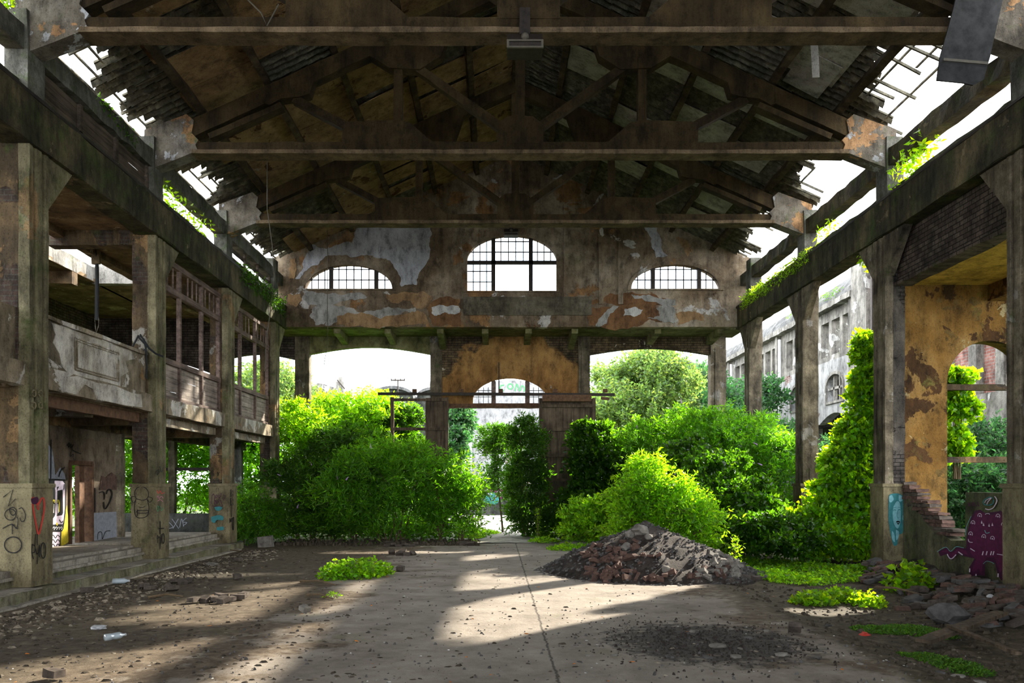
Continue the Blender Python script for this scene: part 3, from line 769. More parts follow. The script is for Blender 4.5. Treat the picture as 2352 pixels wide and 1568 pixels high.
skin('skin_pale', [(215, 560), (290, 400), (330, 340), (420, 370), (470, 330), (560, 290), (610, 225), (1090, 225), (1080, 330), (1050, 480), (1000, 600), (900, 610), (880, 520), (800, 430), (680, 405), (540, 405), (400, 430), (310, 490), (250, 560)], 600, 440)
skin('skin_ochre', [(430, 350), (520, 290), (560, 245), (620, 225), (600, 270), (580, 330), (500, 340), (440, 365)], 600, 440, th=.02)
skin('skin_ochre', [(190, 430), (220, 430), (228, 500), (212, 565), (182, 560)], 600, 440, th=.02)
skin('skin_ochre', [(170, 660), (250, 655), (262, 700), (230, 740), (175, 720)], 600, 440)
GB_Y = YG - .105
skin('skin_ochre', [(800, 662), (900, 648), (1040, 640), (1100, 680), (1060, 740), (1010, 760), (960, 700), (870, 720), (810, 690)], 600, 440)
skin('skin_grey', [(262, 680), (280, 655), (400, 650), (560, 655), (680, 680), (600, 700), (480, 722), (300, 730)], 600, 440)
skin('skin_grey', [(330, 750), (500, 740), (620, 775), (760, 760), (880, 745), (990, 745), (1000, 775), (860, 800), (820, 865), (700, 862), (640, 830), (480, 840), (350, 860), (310, 800)], 600, 440, Y=GB_Y)
skin('skin_ochre', [(490, 800), (640, 775), (900, 790), (1040, 775), (1090, 860), (800, 868), (640, 862), (480, 855)], 600, 440, Y=GB_Y, th=.02)
skin('skin_brown', [(1060, 745), (1110, 700), (1280, 690), (1280, 760), (1285, 865), (1110, 862)], 600, 440, Y=GB_Y, th=.014)
skin('skin_white', [(1095, 745), (1200, 740), (1270, 735), (1280, 775), (1180, 775), (1130, 798), (1095, 780)], 600, 440, Y=GB_Y, th=.03)
skin('skin_brown', [(440, 700), (560, 655), (660, 650), (840, 655), (930, 690), (985, 710), (960, 730), (620, 735), (430, 735)], 1200, 440)
skin('skin_brown', [(430, 745), (620, 740), (960, 745), (970, 850), (880, 840), (820, 820), (760, 860), (700, 872), (500, 868), (430, 860), (420, 790)], 1200, 440, Y=GB_Y)
skin('skin_white', [(655, 755), (730, 742), (775, 760), (720, 805), (650, 800)], 1200, 440, Y=GB_Y, th=.025)
skin('skin_grey', [(860, 745), (975, 745), (985, 770), (972, 850), (900, 835), (800, 812), (880, 800)], 1200, 440, Y=GB_Y, th=.02)
skin('skin_grey', [(620, 735), (560, 790), (540, 850), (500, 868), (470, 865), (520, 790), (590, 735)], 1200, 440, Y=GB_Y, th=.02)
skin('skin_grey', [(860, 680), (980, 690), (985, 730), (900, 733), (720, 690), (700, 660), (780, 665)], 1200, 440, th=.02)
skin('skin_ochre', [(985, 785), (1080, 770), (1160, 790), (1165, 830), (1060, 840), (1000, 862)], 1200, 440, Y=GB_Y)
skin('skin_pale', [(780, 225), (870, 225), (890, 300), (900, 380), (935, 410), (860, 425), (830, 340), (810, 270)], 1200, 440)
skin('skin_ochre', [(980, 290), (1070, 330), (1100, 380), (1060, 420), (1010, 330)], 1200, 440)
# corner pilasters on the gable and the beam under it
t = thing('gable_beam', 'long stained concrete beam carrying the gable wall over the doorway', 'beam', (XM, YG, 6.9))
m = MB(); m.beam((-7.7, YG + .10, 7.22), (8.7, YG + .10, 7.22), 0.42, 0.62, rough=0.008); m.build('beam_web', M['gable'], t)
m = MB(); m.beam((-1.15, YG - .05, 7.62), (3.2, YG - .05, 7.62), 0.22, 0.62, rough=0.008); m.build('ledge', M['gable_ledge'], t)
m = MB(); m.box(-7.7, 8.6, YG + .3, YD + .3, 6.93, 7.05); m.build('soffit_slab', M['soffit'], t)
for px in (785, 898, 1015, 1115, 1212, 1315, 1500, 1640):
    x = (px - CX) * 29.3 / FPX
    m = MB(); m.holed([(YG + .2, 6.93), (YG + .2, 6.75), (YD, 6.45 if px in (1015, 1315) else 6.62), (YD, 6.93)], [], FYZ, x - .11, x + .11); m.build('rib', M['soffit'], t)
for px, z0, z1 in ((1380, 7.7, 12), (1300, 7.6, 12), (1425, 7.7, 11)):
    x = (px - CX) * YG / FPX
    m = MB(); m.beam((x, YG - .02, z0), (x, YG - .02, min(z1, roof_z(x))), 0.16, 0.10, up=(0, 1, 0), rough=0.008)
    m.build('gable_rib', M['gable'], t)
# ------------------------------------------------------------------ door wall plane
def endcol(x0, x1, label):
    t = thing('end_column', label, 'column', ((x0 + x1) / 2, YD + .2, FL))
    m = MB(); m.beam(((x0 + x1) / 2, YD + .2, FL), ((x0 + x1) / 2, YD + .2, 6.95), x1 - x0, 0.42, up=(0, 1, 0), rough=0.01); m.build('shaft', M['column_right'], t)
    m = MB(); m.beam(((x0 + x1) / 2, YD - .02, FL), ((x0 + x1) / 2, YD - .02, 6.5), (x1 - x0) * .45, 0.06, up=(0, 1, 0), rough=0.006); m.build('pilaster_strip', M['column_right'], t)
    return t
endcol(-7.34, -6.82, 'tall concrete column at the left end of the end wall, bushes at its foot')
endcol(-2.43, -2.0, 'concrete column left of the ochre door wall')
endcol(2.94, 3.37, 'concrete column right of the ochre door wall')
endcol(7.74, 8.3, 'tall concrete column at the right end of the end wall, bushes at its foot')
endcol(-10.42, -10.0, 'concrete column seen through the gallery window frames on the left')
def header(x0, x1, zs_, zc, mat, label, ztop=6.93):
    n = 12
    low = [(x0 + (x1 - x0) * i / n, zs_ + (zc - zs_) * math.sin(math.pi * i / n)) for i in range(n + 1)]
    m = MB(); m.holed(low + [(x1, ztop), (x0, ztop)], [], FXZ, YD + .05, YD + .35)
    return m.build('arched_header', mat, None, label=label, cat='lintel')
header(-6.82, -2.43, 6.30, 6.56, M['soffit'], 'shallow arched concrete header over the left opening of the end wall')
header(3.37, 7.74, 6.28, 6.52, M['door_wall'], 'shallow arched header with bare brick over the right opening of the end wall')
header(-10.0, -7.34, 6.1, 6.3, M['brick_dark_x'], 'dark arched brick header behind the second gallery window', 7.7)
header(-16.5, -10.42, 5.6, 6.3, M['brick_dark_x'], 'wide dark brick header behind the upper gallery', 7.7)
DW = (-0.92, 1.86, 4.5, 4.5, 5.44)
m = MB()
m.holed([(-2.0, 4.42), (DW[0], 4.42)] + [p for p in reversed(arch(DW[0], DW[1], 4.42, 4.6, 5.44, 20)[2:])] + [(DW[1], 4.42), (2.94, 4.42), (2.94, 6.93), (-2.0, 6.93)], [], FXZ, YD + .02, YD + .35)
struct(m.build('wall_door', M['door_wall']), 'ochre plastered brick wall over the doorway')
t = struct(thing('window_4', None, None, (.47, YD, 4.5)), 'arched fanlight over the doorway')
m = MB(); m.holed(arch(DW[0] - .06, DW[1] + .06, 4.44, 4.6, 5.5, 24), [arch(DW[0] + .04, DW[1] - .04, 4.5, 4.6, 5.40, 24)], FXZ, YD - .03, YD + .04); m.build('surround', M['door_wall'], t)
m = MB()
for u in (-.13, 1.1): m.box(u - .08, u + .08, YD + .05, YD + .2, 4.45, 5.33)
m.build('mullion', M['wood_frame'], t)
m = MB()
for u in (-.68, -.5, -.32, 1.32, 1.5, 1.68): m.box(u - .01, u + .01, YD + .1, YD + .13, 4.5, 5.1)
for a, b in ((-.9, -.13), (1.1, 1.83)):
    for z in (4.75, 4.98): m.box(a, b, YD + .1, YD + .13, z - .01, z + .01)
m.build('glazing_bars', M['steel'], t)
# lintel, door rail, sliding doors
m = MB(); m.beam((-2.0, YD + .1, 4.42), (2.94, YD + .1, 4.42), 0.3, 0.16, rough=0.012)
m.build('door_lintel', M['rust'], None, label='rusty steel lintel under the arched fanlight', cat='lintel')
t = thing('door_rail', 'dark steel sliding door rail across the doorway', 'rail', (0, 29.5, 4.83))
m = MB(); m.beam(PY(868, 904, 29.5), PY(1412, 906, 29.5), 0.10, 0.10, rough=0.003); m.build('rail_bar', M['steel'], t)
for px in (952, 1060, 1150, 1275, 1390):
    p = PY(px, 897, 29.5); m = MB(); m.box(p.x - .08, p.x + .08, p.y - .05, p.y + .1, p.z - .06, p.z + .06); m.build('bracket', M['rust'], t)
p = PY(1146, 905, 29.6); q = PY(1146, 832, 29.6)
m = MB(); m.beam(p, q, 0.04, 0.04); m.build('hanger_rod', M['steel'], t)
p = PY(1390, 914, 29.5); m = MB(); m.beam(p - Vector((.15, 0, 0)), p + Vector((.15, 0, -.03)), 0.05, 0.10); m.build('bracket', M['rust'], t)
def slat_door(px0, px1, pyt, pyb, Y, miss, label, rails):
    a, b = PY(px0, pyt, Y), PY(px1, pyb, Y)
    t = thing('sliding_door', label, 'door', ((a.x + b.x) / 2, Y, b.z))
    for x in (a.x + .06, b.x - .06):
        m = MB(); m.beam((x, Y, b.z), (x, Y, a.z), 0.12, 0.09, up=(0, 1, 0), rough=0.006); m.build('stile', M['wood_dark'], t)
    for r in rails:
        z = PY(0, r, Y).z
        m = MB(); m.beam((a.x, Y - .03, z), (b.x, Y - .03, z), 0.07, 0.10, rough=0.006); m.build('door_rail_board', M['wood_dark'], t)
    x = a.x + .12
    while x < b.x - .14:
        f = (x - a.x) / (b.x - a.x)
        lowz = b.z + (rnd.uniform(0, .15))
        if not miss(f):
            m = MB(); m.beam((x + .07, Y + .03, lowz), (x + .07 + rnd.uniform(-.01, .01), Y + .03, a.z - .02), 0.155, 0.025, up=(0, 1, 0), rough=0.003); m.build('plank', M['wood_dark'], t)
        x += .14
    return t
slat_door(897, 1030, 912, 1180, 29.4, lambda f: f < 0.56, 'left weathered sliding door with half its boards missing, deep in the bushes', (918, 985, 1090))
d = slat_door(1238, 1368, 914, 1200, 29.4, lambda f: False, 'right weathered wooden sliding door of vertical boards, overgrown on one side', (932, 986, 1046, 1102))
m = MB(); m.beam(PY(1275, 1110, 29.3), PY(1275, 1200, 29.3), .1, .08, up=(0, 1, 0)); m.build('loose_board', M['wood_dark'], d)
m = MB(); p = PY(1246, 907, 29.2); q = PY(1358, 922, 29.2); m.box(p.x, q.x, 29.1, 29.3, q.z, p.z); m.build('top_cover', M['rust'], d)
# ================================================================== left gallery
BK = -9.15                                     # back wall of the ground-floor aisle
t = thing('gallery_steps', 'worn stone steps between the nearest two left columns', 'steps', (-7.5, 15.4, 0))
def steps(t, y0, y1):
    for z, x0, x1 in ((0.0, -7.75, -7.02), (0.155, -7.9, -7.44), (0.30, -12.5, -7.68)):
        zt = z
        m = MB(); m.beam(((x0 + x1) / 2, y0, zt - .025), ((x0 + x1) / 2, y1, zt - .025), x1 - x0, 0.05, rough=0.006); m.build('tread', M['deck'], t)
        m = MB(); m.beam((x1 - .10, y0, zt - .15), (x1 - .10, y1, zt - .15), 0.13, 0.22, rough=0.010); m.build('riser', M['riser'], t)
steps(t, YC[1] + CD, YC[2])
t = thing('gallery_steps', 'worn stone steps between the second and third left columns, partly sunlit', 'steps', (-7.5, 20, 0)); steps(t, YC[2] + CD, YC[3])
t = thing('gallery_steps', 'broken stone steps at the left edge of the view', 'steps', (-7.5, 11, 0)); steps(t, 8.6, YC[1])
m = MB(); m.beam((-7.45, 7.5, -.12), (-7.45, YC[3] + CD, -.12), 0.95, 0.22, rough=0.012)
m.build('step_foundation', M['riser'], None, label='cracked foundation course along the foot of the left columns', cat='foundation')
m = MB(); m.beam((-6.92, 7.5, -.185), (-6.92, 22.2, -.185), 0.16, 0.07, rough=0.012)
m.build('floor_kerb', M['deck'], None, label='pale stone kerb strip in the floor along the left steps', cat='kerb')
m = MB(); m.box(-12.4, -7.5, 8, YC[3] + CD, -.3, 0.25); struct(m.build('floor_gallery', M['deck']))
# ground-floor back wall with door
yw0, yw1 = 12.0, 19.85
yd0, yd1 = PX(158, 1200, BK).y, PX(211, 1200, BK).y
m = MB(); m.holed([(yw0, .3), (yd0, .3), (yd0, 2.05), (yd1, 2.05), (yd1, .3), (yw1, .3), (yw1, 3.05), (yw0, 3.05)], [], FYZ, BK - .18, BK)
ML = struct(m.build('wall_left', M['mural_wall']), 'sprayed plaster wall at the back of the ground-floor aisle')
m = MB()
for y in (yd0 + .03, yd1 - .03): m.beam((BK - .08, y, .3), (BK - .08, y, 2.05), .24, .08, up=(0, 1, 0), rough=.004)
m.beam((BK - .08, yd0, 2.05), (BK - .08, yd1, 2.05), .24, .09)
m.beam((BK - .1, yd1 - .35, .3), (BK - .1, yd1 - .35, 2.0), .10, .22, up=(0, 1, 0), rough=.006)
struct(m.build('door_1', M['rust']), 'dark door frame in the mural wall')
m = MB(); m.holed([(19.0, 1.45), (19.84, 1.45), (19.84, 1.78), (19.6, 1.86), (19.3, 1.74), (19.1, 1.78)], [], FYZ, BK - .01, BK + .02)
m.build('bare_brick_patch', M['brick_red'], ML)
# back posts and low walls
for px, Y, w, lab, mt in ((273, 20.2, .2, 'pale peeling post at the end of the mural wall', 'column_right'), (396, 27, .22, 'thin grey post behind the low wall in the ground-floor aisle', 'column_right'), (548, 29, .26, 'sunlit peeling post behind the third left column', 'facade')):
    p = PY(px, 1110, Y)
    m = MB(); m.beam((p.x, Y, -.3), (p.x, Y, 3.2), w, w, up=(0, 1, 0), rough=.012); m.build('aisle_post', M[mt], None, label=lab, cat='post')
m = MB(); a = PY(280, 1180, 22.9); b = PY(495, 1180, 22.9); m.beam((a.x - 1, 23, .22), (b.x, 23, .22), .2, 1.1, rough=.01)
LW = m.build('low_wall', M['lowwall'], None, label='low dark wall with faint scribbles closing the aisle behind the steps', cat='wall')
m = MB(); m.beam(PY(375, 1077, 27), PY(490, 1077, 27), .06, .10); m.build('hand_rail', M['steel'], None, label='dark rail between the posts at the back of the ground-floor aisle', cat='rail')
# gallery floor edge, slab, parapets
for k in range(0, 4):
    y0, y1 = (9.0 if k == 0 else YC[k] + CD - .02), YC[k + 1] + .02
    nm = ['at the left edge of the view', 'under the white panelled parapet', 'under the first wooden window screen', 'under the second wooden window screen'][k]
    m = MB(); m.beam((-7.42, y0, 3.30), (-7.42, y1, 3.30), .26, .36, rough=.012)
    g = m.build('gallery_beam', M['gallery'], None, label='peeling concrete gallery beam ' + nm, cat='beam', group='gallery beams')
    if k: 
        m = MB(); m.beam((-7.60, y0, 3.0), (-7.60, y1 - .1, 3.0), .14, .22, rough=.006)
        m.build('lower_joist', M['rust'] if k == 1 else M['gallery'], None, label='dark joist slung under the gallery beam ' + nm, cat='joist', group='gallery joists')
m = MB(); m.box(-12.5, -7.5, 8, YD, 3.08, 3.3)
struct(m.build('ceiling_gallery', M['aisle_ceiling']), 'flaking underside of the gallery floor')
for y in (YC[2] + .25, YC[3] + .25, 15.4):
    m = MB(); m.beam((-7.6, y, 2.98), (-12.3, y, 2.98), .3, .28, rough=.01)
    m.build('cross_beam', M['pier'], None, label='stained cross beam under the gallery floor', cat='beam', group='cross beams under the gallery')
m = MB(); m.beam((-9.2, 9, 2.93), (-9.2, YD, 2.93), .22, .26, rough=.01); m.build('aisle_beam', M['pier'], None, label='brown beam over the mural wall running along the aisle', cat='beam')
# panelled parapet
t = thing('gallery_parapet', 'white peeling plaster parapet with a moulded panel between the two nearest left columns', 'parapet', (-7.5, 15.4, 3.47))
m = MB(); m.beam((-7.52, YC[1] + CD - .02, 3.90), (-7.52, YC[2] + .02, 3.90), .16, .84, rough=.008); m.build('parapet_wall', M['gallery'], t)
ya, yb = PX(172, 880, -7.42).y, PX(272, 880, -7.42).y
jag = [(ya - .75, 4.28), (ya - .62, 4.1), (ya - .7, 3.95), (ya - .5, 3.8), (ya - .42, 3.6), (ya - .2, 3.5), (yb + .1, 3.5), (yb + .1, 3.7), (yb + .45, 3.85), (yb + .3, 4.05), (yb + .75, 4.15), (yb + .6, 4.28)]
m = MB(); m.holed(jag, [], FYZ, -7.45, -7.425); m.build('plaster_skin', M['gallery_white'], t)
jag = [(ya - .6, 3.14), (ya - .55, 3.4), (ya - .2, 3.46), (ya + .5, 3.43), (ya + 1.2, 3.46), (yb + .3, 3.40), (yb + .7, 3.42), (yb + .75, 3.16), (yb, 3.13), (ya + .5, 3.13), (ya + .35, 3.3), (ya + .05, 3.34), (ya - .15, 3.2), (ya - .2, 3.13)]
m = MB(); m.holed(jag, [], FYZ, -7.295, -7.27); m.build('plaster_skin', M['gallery_white'], t)
m = MB()
for e, w in ((0, .025), (.07, .02)):
    y0_, y1_, z0_, z1_ = ya + e, yb - e, 3.60 + e * .6, 4.16 - e * .6
    m.beam((-7.415, y0_, z0_), (-7.415, y0_, z1_), w, w * 1.2, up=(0, 1, 0)); m.beam((-7.415, y1_, z0_), (-7.415, y1_, z1_), w, w * 1.2, up=(0, 1, 0))
    m.beam((-7.415, y0_, z0_), (-7.415, y1_, z0_), w, w); m.beam((-7.415, y0_, z1_), (-7.415, y1_, z1_), w, w)
m.build('panel_moulding', M['gallery'], t)
m = MB(); m.beam((-7.50, YC[1] + CD, 4.34), (-7.50, YC[2], 4.34), .22, .07, rough=.012); m.build('coping', M['gallery'], t)
t = thing('gallery_parapet', 'short piece of parapet at the left edge of the view', 'parapet', (-7.5, 11, 3.47))
m = MB(); m.beam((-7.52, 9, 3.90), (-7.52, YC[1] + .02, 3.90), .16, .84, rough=.008); m.build('parapet_wall', M['gallery'], t)
# wooden window screens
def screen(y0, y1, label, fr):
    t = thing('window_screen', label, 'window', (-7.5, (y0 + y1) / 2, 3.47))
    X = -7.5
    ys = [y0 + .04] + [y0 + (y1 - y0) * f for f in fr] + [y1 - .06]
    for y in ys:
        m = MB(); m.beam((X + .03, y, 3.47), (X + .03, y, 6.62), .09, .09, up=(0, 1, 0), rough=.003); m.build('mullion', M['wood_frame'], t)
    for z, h in ((3.53, .09), (4.36, .12), (6.0, .14), (6.62, .12)):
        m = MB(); m.beam((X + .03, y0, z), (X + .03, y1, z), .11, h, rough=.004); m.build('rail', M['wood_frame'], t)
    for a, b in zip(ys[:-1], ys[1:]):
        for i in range(5):
            m = MB(); z = 3.63 + i * .155; m.beam((X, a, z), (X, b, z), .03, .148, rough=.003); m.build('panel_board', M['wood_panel'], t)
        n = int((b - a) / .28)
        for j in range(1, n):
            if rnd.random() < .15: continue
            m = MB(); y = a + (b - a) * j / n; m.beam((X + .02, y, 6.05), (X + .02, y, 6.58), .03, .03, up=(0, 1, 0)); m.build('glazing_bar', M['wood_frame'], t)
screen(YC[2] + CD, YC[3], 'wooden window screen without glass in the gallery, second bay', (.33, .68))
screen(YC[3] + CD, YC[4], 'wooden window screen without glass in the gallery, sunlit bay at the back', (.30, .66))
# jutting pier faces beside columns 1-3 above the gallery
# upper gallery: roof slabs, outer frames
m = MB(); m.box(-9.45, -7.55, 8, YD, 7.0, 7.14); struct(m.build('ceiling_aisle', M['aisle_ceiling']), 'brown underside of the roof slab over the upper gallery')
for y, lab in ((YC[2] + .3, 'dark cross beam under the upper gallery roof, nearest'), (YC[3] + .3, 'dark cross beam under the upper gallery roof, behind the first window screen'), (13.0, 'cross beam under the upper gallery roof at the left edge')):
    m = MB(); m.beam((-7.6, y, 6.85), (-9.6, y, 6.85), .3, .34, rough=.012); m.build('cross_beam', M['pier'], None, label=lab, cat='beam')
m = MB(); m.beam((-9.35, 9, 6.95), (-9.35, YD, 6.95), .22, .2, rough=.014); m.build('slab_edge_beam', M['aisle_ceiling'], None, label='ragged edge beam of the upper gallery roof slab', cat='beam')
a = PX(102, 558, -12.0); b = PX(219, 612, -12.0)
t = thing('outer_roof', 'sunlit concrete roof edge of the outbuilding left of the gallery', 'roof', (-12.2, 18, 7.6))
m = MB(); m.beam((-12.15, 9, 7.82), (-12.15, b.y, 7.82), .3, .42, rough=.012); m.build('roof_edge', M['facade'], t)
m = MB(); m.beam((-12.1, b.y + .15, 7.82), (-8.6, b.y + .15, 7.82), .3, .50, rough=.012); m.build('roof_edge', M['facade'], t)
m = MB(); m.box(-20, -12.0, 9, 34, 7.6, 7.7); m.box(-12.1, -8.7, b.y + .2, 34, 7.6, 7.7); m.build('slab', M['aisle_ceiling'], t)
for z, d_ in ((7.52, 15.5), (7.50, 19.5), (7.52, 23.5)):
    m = MB(); m.beam((-20, d_, z - .1), (-12.0, d_, z - .1), .3, .35, rough=.01); m.build('rib', M['aisle_ceiling'], t)
p = PY(250, 600, b.y + .2); m = MB(); m.box(p.x - .2, p.x + .2, p.y - .2, p.y + .2, 8.05, 8.45); m.box(p.x - .3, p.x + .3, p.y - .25, p.y + .25, 8.45, 8.53)
m.box(p.x + .2, p.x + .6, p.y - .1, p.y + .2, 8.05, 8.2); m.build('chimney_stub', M['facade'], t)
m = MB(); m.beam((-14.6, 9, 5.5), (-14.6, 34, 5.5), .3, 4.2, rough=.01); m.build('outbuilding_wall', M['brick_dark'], None, label='dark brick wall of the outbuilding seen over the parapet', cat='wall')
m = MB(); m.tube([PY(222, 566, 19), PY(223, 640, 19), PY(222, 735, 19)], .045, 8)
cb = thing('hanging_cable', 'thick black cable hanging in the upper gallery with a wire loop at its end', 'cable', PY(222, 735, 19))
m.build('cable_sleeve', M['cable'], cb)
m = MB(); m.tube([PY(x, y, 19) for x, y in ((222, 715), (218, 732), (219, 750), (221, 764), (226, 750), (227, 735), (223, 715))], .012, 5); m.build('wire_loop', M['wire'], cb)
m = MB(); m.beam(PY(221, 572, 19) , PY(222, 606, 19), .16, .1, up=(0, 1, 0), rough=.02); m.build('stump', M['bark'], cb)
m = MB(); m.tube([PY(x, y, 17.3) for x, y in ((305, 795), (318, 770), (330, 778), (335, 800), (337, 840), (336, 870))], .02, 6); m.tube([PY(x, y, 17.3) for x, y in ((318, 774), (345, 802), (358, 812), (376, 819))], .022, 6); m.tube([PY(x, y, 17.3) for x, y in ((310, 812), (328, 806), (340, 795), (322, 768))], .02, 6)
m.build('knotted_cable', M['cable'], None, label='knotted black cable tied round the second left column', cat='cable')
# shackles on first column
t = thing('shackle', 'two small white eyelets bolted on the nearest left column', 'shackle', PX(84, 905, XL))
for py in (903, 931):
    for px in (78, 93):
        p = PX(px, py, XL + .03); m = MB()
        m.tube([p + Vector((0, .05 * math.cos(q), .05 * math.sin(q))) for q in [i * math.pi / 5 for i in range(11)]], .013, 5); m.build('eyelet', M['plinth'], t)
# hanging wires in the nave
for pts, Y, r, lab in ((((615, -40), (613, 200), (614, 480), (625, 560), (630, 640), (620, 720), (612, 780), (608, 850)), 20.5, .012, 'long thin wire hanging from the roof at the left'),
                       (((752, 505), (753, 600), (752, 700), (753, 760), (750, 800), (744, 838)), 27.5, .012, 'thin wire hanging in front of the left gable window'),
                       (((560, -10), (600, 30), (613, 60), (640, 10)), 12.9, .012, 'slack wire looped over the nearest truss')):
    m = MB(); m.tube([PY(x, y, Y) for x, y in pts], r, 5); m.build('hanging_wire', M['wire'], None, label=lab, cat='wire')
# floodlights
def flood(px, py, Y, s, label):
    p = PY(px, py, Y); t = thing('floodlight', label, 'lamp', p)
    m = MB(); m.holed([(p.y, p.z), (p.y, p.z + .12 * s), (p.y + .12 * s, p.z + .30 * s), (p.y + .35 * s, p.z + .30 * s), (p.y + .4 * s, p.z)], [], FYZ, p.x - .30 * s, p.x + .30 * s); m.build('housing', M['steel'], t)
    m = MB(); m.holed(rect(p.x - .31 * s, p.x + .31 * s, p.z - .01, p.z + .13 * s), [rect(p.x - .27 * s, p.x + .27 * s, p.z + .02 * s, p.z + .10 * s)], FXZ, p.y - .03, p.y + .01); m.build('rim', M['wire'], t)
    m = MB(); m.ico((p.x, p.y + .05, p.z + .22 * s), .07 * s, .02, 2); m.build('bulb', M['wire'], t)
    m = MB(); m.box(p.x - .09 * s, p.x + .09 * s, p.y + .1, p.y + .25, p.z + .3 * s, p.z + .75 * s); m.build('mount', M['steel'], t)
flood(1206, 110, 12.6, .9, 'dark floodlight hanging from the middle of the nearest truss')
flood(1174, 540, 28.0, .8, 'small dark floodlight above the middle gable window')
# torn sheet hanging top right
a = PY(2198, -60, 13.6)
m = MB()
cs = [(2198, -60), (2300, -60), (2300, 0), (2288, 60), (2275, 130), (2262, 180), (2238, 193), (2215, 188), (2154, 182), (2160, 130), (2178, 60), (2192, 0)]
P = [PY(x, y, 12.55) for x, y in cs]
m.holed([(p.x, p.z) for p in P], [], lambda u, v, d: (u, d + (9 - v) * .06, v), 12.5, 12.53)
hs = m.build('hanging_sheet', M['sheet'], None, label='torn dark roofing sheet hanging down from the right end of the nearest truss', cat='sheet')
m = MB(); m.beam(PY(2165, 138, 12.5) - Vector((0, .02, 0)), PY(2268, 147, 12.5) - Vector((0, .02, 0)), .02, .04); m.build('lath', M['wire'], hs)
m = MB(); m.beam(PY(1870, 98, 15.75), PY(1874, 178, 15.75), .14, .02, up=(0, 1, 0)); m.build('hanging_board', M['board_grey'], None, label='narrow grey board dangling from the right roof slope', cat='board')
# ================================================================== right aisle
AX = 8.58
m = MB(); m.holed([(12.0, 5.82), (YC[2] + .05, 5.82), (YC[2] + .05, 6.9), (12.0, 6.9)], [], FYZ, AX - .12, AX + .15)
m.build('brick_spandrel', M['brick_dark'], None, label='dark crumbling brickwork under the right crane beam above the ochre ceiling', cat='wall')
m = MB(); m.beam((AX, 12, 5.82), (AX, YC[2], 5.82), .36, .08, rough=.015); m.build('spandrel_lintel', M['brick_dark'], None, label='ragged lintel under the dark brickwork on the right', cat='lintel')
YT = 18.25
c = [(9.93, ), ]
am = (9.93, 11.79, 0.9, 3.82, 4.75)
m = MB(); m.holed([(8.66, -.4), (am[0], -.4), (am[0], am[3])] + [p for p in reversed(arch(*am, 24)[2:])] + [(am[1], -.4), (13.5, -.4), (13.5, 7.9), (8.66, 7.9)], [], FXZ, YT, YT + .45)
WR = struct(m.build('wall_right', M['ochre']), 'ochre peeling cross wall with a tall arched opening in the right aisle')
m = MB(); m.box(8.72, 13.5, 11.5, YT + .45, 5.98, 6.15); struct(m.build('ceiling_right_aisle', M['ochre_ceiling']), 'ochre board-marked ceiling of the right aisle')
m = MB(); m.beam((11.0, 12, 5.80), (11.0, YT, 5.80), .35, .35, rough=.008); m.build('aisle_beam', M['ochre'], None, label='ochre beam under the right aisle ceiling above the arch', cat='beam')
for z, lab in ((3.74, 'weathered lintel bar across the springing of the right aisle arch'), (2.13, 'lower weathered bar across the right aisle arch')):
    m = MB(); m.beam((am[0], YT + .2, z), (am[1], YT + .2, z), .14, .13, rough=.006); m.build('arch_bar', M['pier'], None, label=lab, cat='bar')
m = MB(); m.box(8.45, 13.6, 11.0, YT + .45, 6.98, 7.15); struct(m.build('ceiling_right_roof', M['aisle_ceiling']))
# dado wall, broken
DX = 8.56
def dz(y): return y
yA, yB, yC_, yD_ = YC[2] - .02, PX(2128, 1200, DX).y, PX(2205, 1200, DX).y, PX(2218, 1200, DX).y
t = thing('dado_wall', 'broken low wall with sprayed paintings between the two nearest right columns', 'wall', (DX, 15.4, FL))
prof = [(YC[2], FL - .2), (12.9, FL - .2), (12.9, PX(2311, 1132, DX).z), (yD_, PX(2218, 1130, DX).z), (yD_ + .02, .56), (15.6, .52), (15.9, .62), (16.15, .60), (16.5, .80), (16.75, .98), (17.0, 1.06), (17.12, 1.3), (17.3, 1.42), (YC[2], 1.5)]
m = MB(); m.holed(prof, [], FYZ, DX, DX + .25); m.build('plastered_wall', M['dado'], t)
row = 0
ztop = PX(2046, 1095, DX).z
for r in range(14):
    z = 1.60 - r * .074
    # brick courses stepping down towards the camera
    ys_ = 18.1 - r * .0
    y_end = 17.34 - r * .135 - rnd.uniform(-.1, .22)
    y_st = 17.46 - max(0, r - 4) * .17
    y = y_end
    m = MB()
    while y < y_st:
        L = .23
        m.beam((DX + .12 + rnd.uniform(-.02, .02), y, z), (DX + .12 + rnd.uniform(-.03, .03), min(y + L, y_st + .1), z), .26, .060, rough=.012, seg=2)
        y += L + .012
    if m.v: m.build('brick_course', M['brick_red'] if r % 3 else M['brick'], t)
